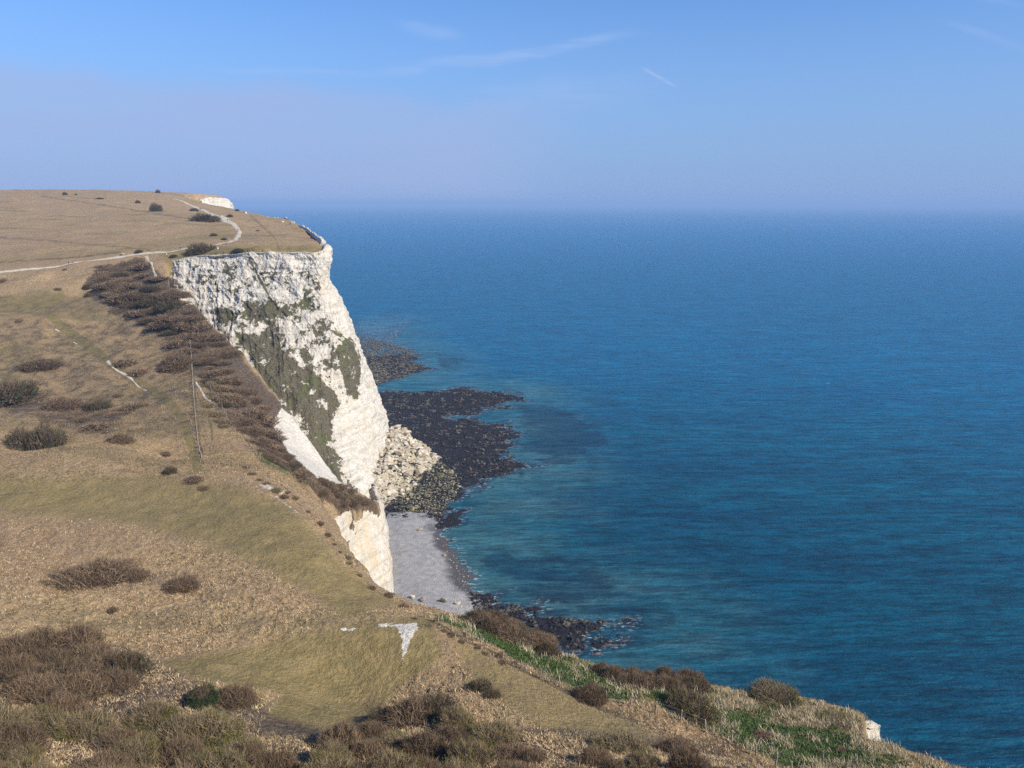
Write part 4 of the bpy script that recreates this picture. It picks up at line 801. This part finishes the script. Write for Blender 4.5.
# ---- people on the plateau paths
def cloth(name, c): return simple(name, c, tuple(v * 1.25 for v in c), 6, .85)
SKIN = cloth('skin', (.45, .28, .2)); HAIR = cloth('hair', (.05, .035, .025)); CL = dict(dark=cloth('dark cloth', (.03, .03, .04)), white=cloth('white cloth', (.72, .72, .72)), red=cloth('red cloth', (.35, .05, .05)), blue=cloth('blue cloth', (.06, .1, .25)), grey=cloth('grey cloth', (.2, .2, .22)))
def person(p, top, legs, label, yaw=0, stride=.28):
    J = [((0, 0, .95), .155), ((0, 0, 1.2), .15), ((0, 0, 1.42), .17), ((0, 0, 1.52), .06), ((0, .01, 1.62), .085), ((0, .02, 1.72), .09),
         ((.10, 0, .88), .10), ((.11, stride * .5, .5), .07), ((.11, stride * .45, .09), .045), ((.11, stride * .45 + .16, .04), .04),
         ((-.10, 0, .88), .10), ((-.11, -stride * .3, .48), .07), ((-.11, -stride, .10), .045), ((-.11, -stride + .14, .04), .04),
         ((.20, 0, 1.4), .065), ((.25, -.08, 1.12), .05), ((.24, .04, .88), .038), ((.24, .07, .80), .035),
         ((-.20, 0, 1.4), .065), ((-.25, .08, 1.12), .05), ((-.24, .2, .90), .038), ((-.24, .24, .83), .035)]
    E = [(0, 1), (1, 2), (2, 3), (3, 4), (4, 5), (0, 6), (6, 7), (7, 8), (8, 9), (0, 10), (10, 11), (11, 12), (12, 13), (2, 14), (14, 15), (15, 16), (16, 17), (2, 18), (18, 19), (19, 20), (20, 21)]
    m_ = bpy.data.meshes.new('person'); m_.from_pydata([j[0] for j in J], E, []); o = bpy.data.objects.new('person', m_); COL.objects.link(o)
    md = o.modifiers.new('s', 'SKIN'); sv = m_.skin_vertices[0].data
    for i, j in enumerate(J): sv[i].radius = (j[1], j[1] * (.72 if i in (1, 2) else 1))
    sv[0].use_root = True; o.modifiers.new('u', 'SUBSURF').levels = 1
    dg = bpy.context.evaluated_depsgraph_get(); me = bpy.data.meshes.new_from_object(o.evaluated_get(dg)); o.modifiers.clear(); o.data = me
    me.materials.clear()
    for mt in (CL[top], CL[legs], SKIN, HAIR): me.materials.append(mt)
    for f in me.polygons:
        c = f.center; f.material_index = 3 if c.z > 1.72 or (c.z > 1.62 and c.y < 0) or c.z < .09 else 2 if c.z > 1.5 or (abs(c.x) > .2 and c.z < .87) else 1 if c.z < .92 else 0
        f.use_smooth = True
    o.location = p; o.rotation_euler = (0, 0, yaw); tag(o, label, 'person'); return o
for a, b, t_, l_, lab, yw in ((69, 265.2, 'dark', 'dark', 'left walker of the dark-clothed pair on the long plateau path', 1.4), (72.6, 264.8, 'dark', 'grey', 'right walker of the dark-clothed pair on the long plateau path', 1.4),
    (180.5, 250, 'dark', 'dark', 'walker in dark clothes on the path left of the wide bush mound', 1.2), (204, 246.5, 'dark', 'dark', 'walker in dark clothes on the path above the wide bush mound', 1.3), (192, 248, 'grey', 'dark', 'walker in grey top on the path just left of the bush mound', 1.5),
    (218, 251, 'white', 'grey', 'person in a white top on the grass right of the bush mound', .3), (167, 257, 'white', 'dark', 'person in a white top near the left end of the white cliff', 2),
    (198, 209, 'white', 'dark', 'person in a white top high on the winding path', .4), (201, 209.6, 'dark', 'dark', 'person in dark clothes beside the white-topped walker on the winding path', .4),
    (220, 217.6, 'dark', 'blue', 'walker in dark top and blue trousers on the upper winding path', .7), (227.5, 221, 'dark', 'dark', 'walker in dark clothes just above the path bend', .7), (238, 231, 'red', 'dark', 'walker in a red top on the path bend', 0),
    (171, 200.5, 'dark', 'grey', 'left person at the top of the path on the skyline', 0), (177, 201.5, 'red', 'dark', 'person in red at the top of the path near the skyline', 0),
    (275, 219, 'white', 'grey', 'person in white on the headland skyline, leftmost of three', 0), (278, 219.4, 'white', 'dark', 'person in white on the headland skyline, middle of three', 0), (268, 217.8, 'grey', 'white', 'person in pale trousers standing alone on the headland skyline', 0)):
    p = hit(a, b)
    if p is not None: person(p, t_, l_, lab, yw)

# ---- gull
gp = pix2w(124, 143, 320); gv = []; gf = []
BW = simple('gull feathers', (.25, .26, .28), (.5, .5, .52), 5, .7)
bt, bf = tube([(0, -.28, 0), (0, -.2, .02), (0, 0, .03), (0, .18, .03), (0, .26, .04), (0, .33, .03)], [.01, .06, .085, .06, .05, .01], 8)
gull = tag(mesh('gull', bt, bf, BW), 'small gull flying against the pale sky at upper left', 'bird'); gull.location = gp; gull.rotation_euler = (0, 0, .4)
for sgn in (-1, 1):
    xs2 = np.array([0.04, .3, .6, .78]) * sgn; ch = [.11, .1, .07, .01]; zt = [.04, .14, .12, .06]
    V = [(x_, d * c_ - (abs(x_) > .5) * .08, z_ + h_) for x_, c_, z_ in zip(xs2, ch, zt) for d, h_ in ((1, 0), (0, .012), (-1, 0), (0, -.012))]
    Fw = [(i * 4 + j, i * 4 + (j + 1) % 4, i * 4 + 4 + (j + 1) % 4, i * 4 + 4 + j) for i in range(3) for j in range(4)]
    mesh('wing', V, Fw, BW, parent=gull)
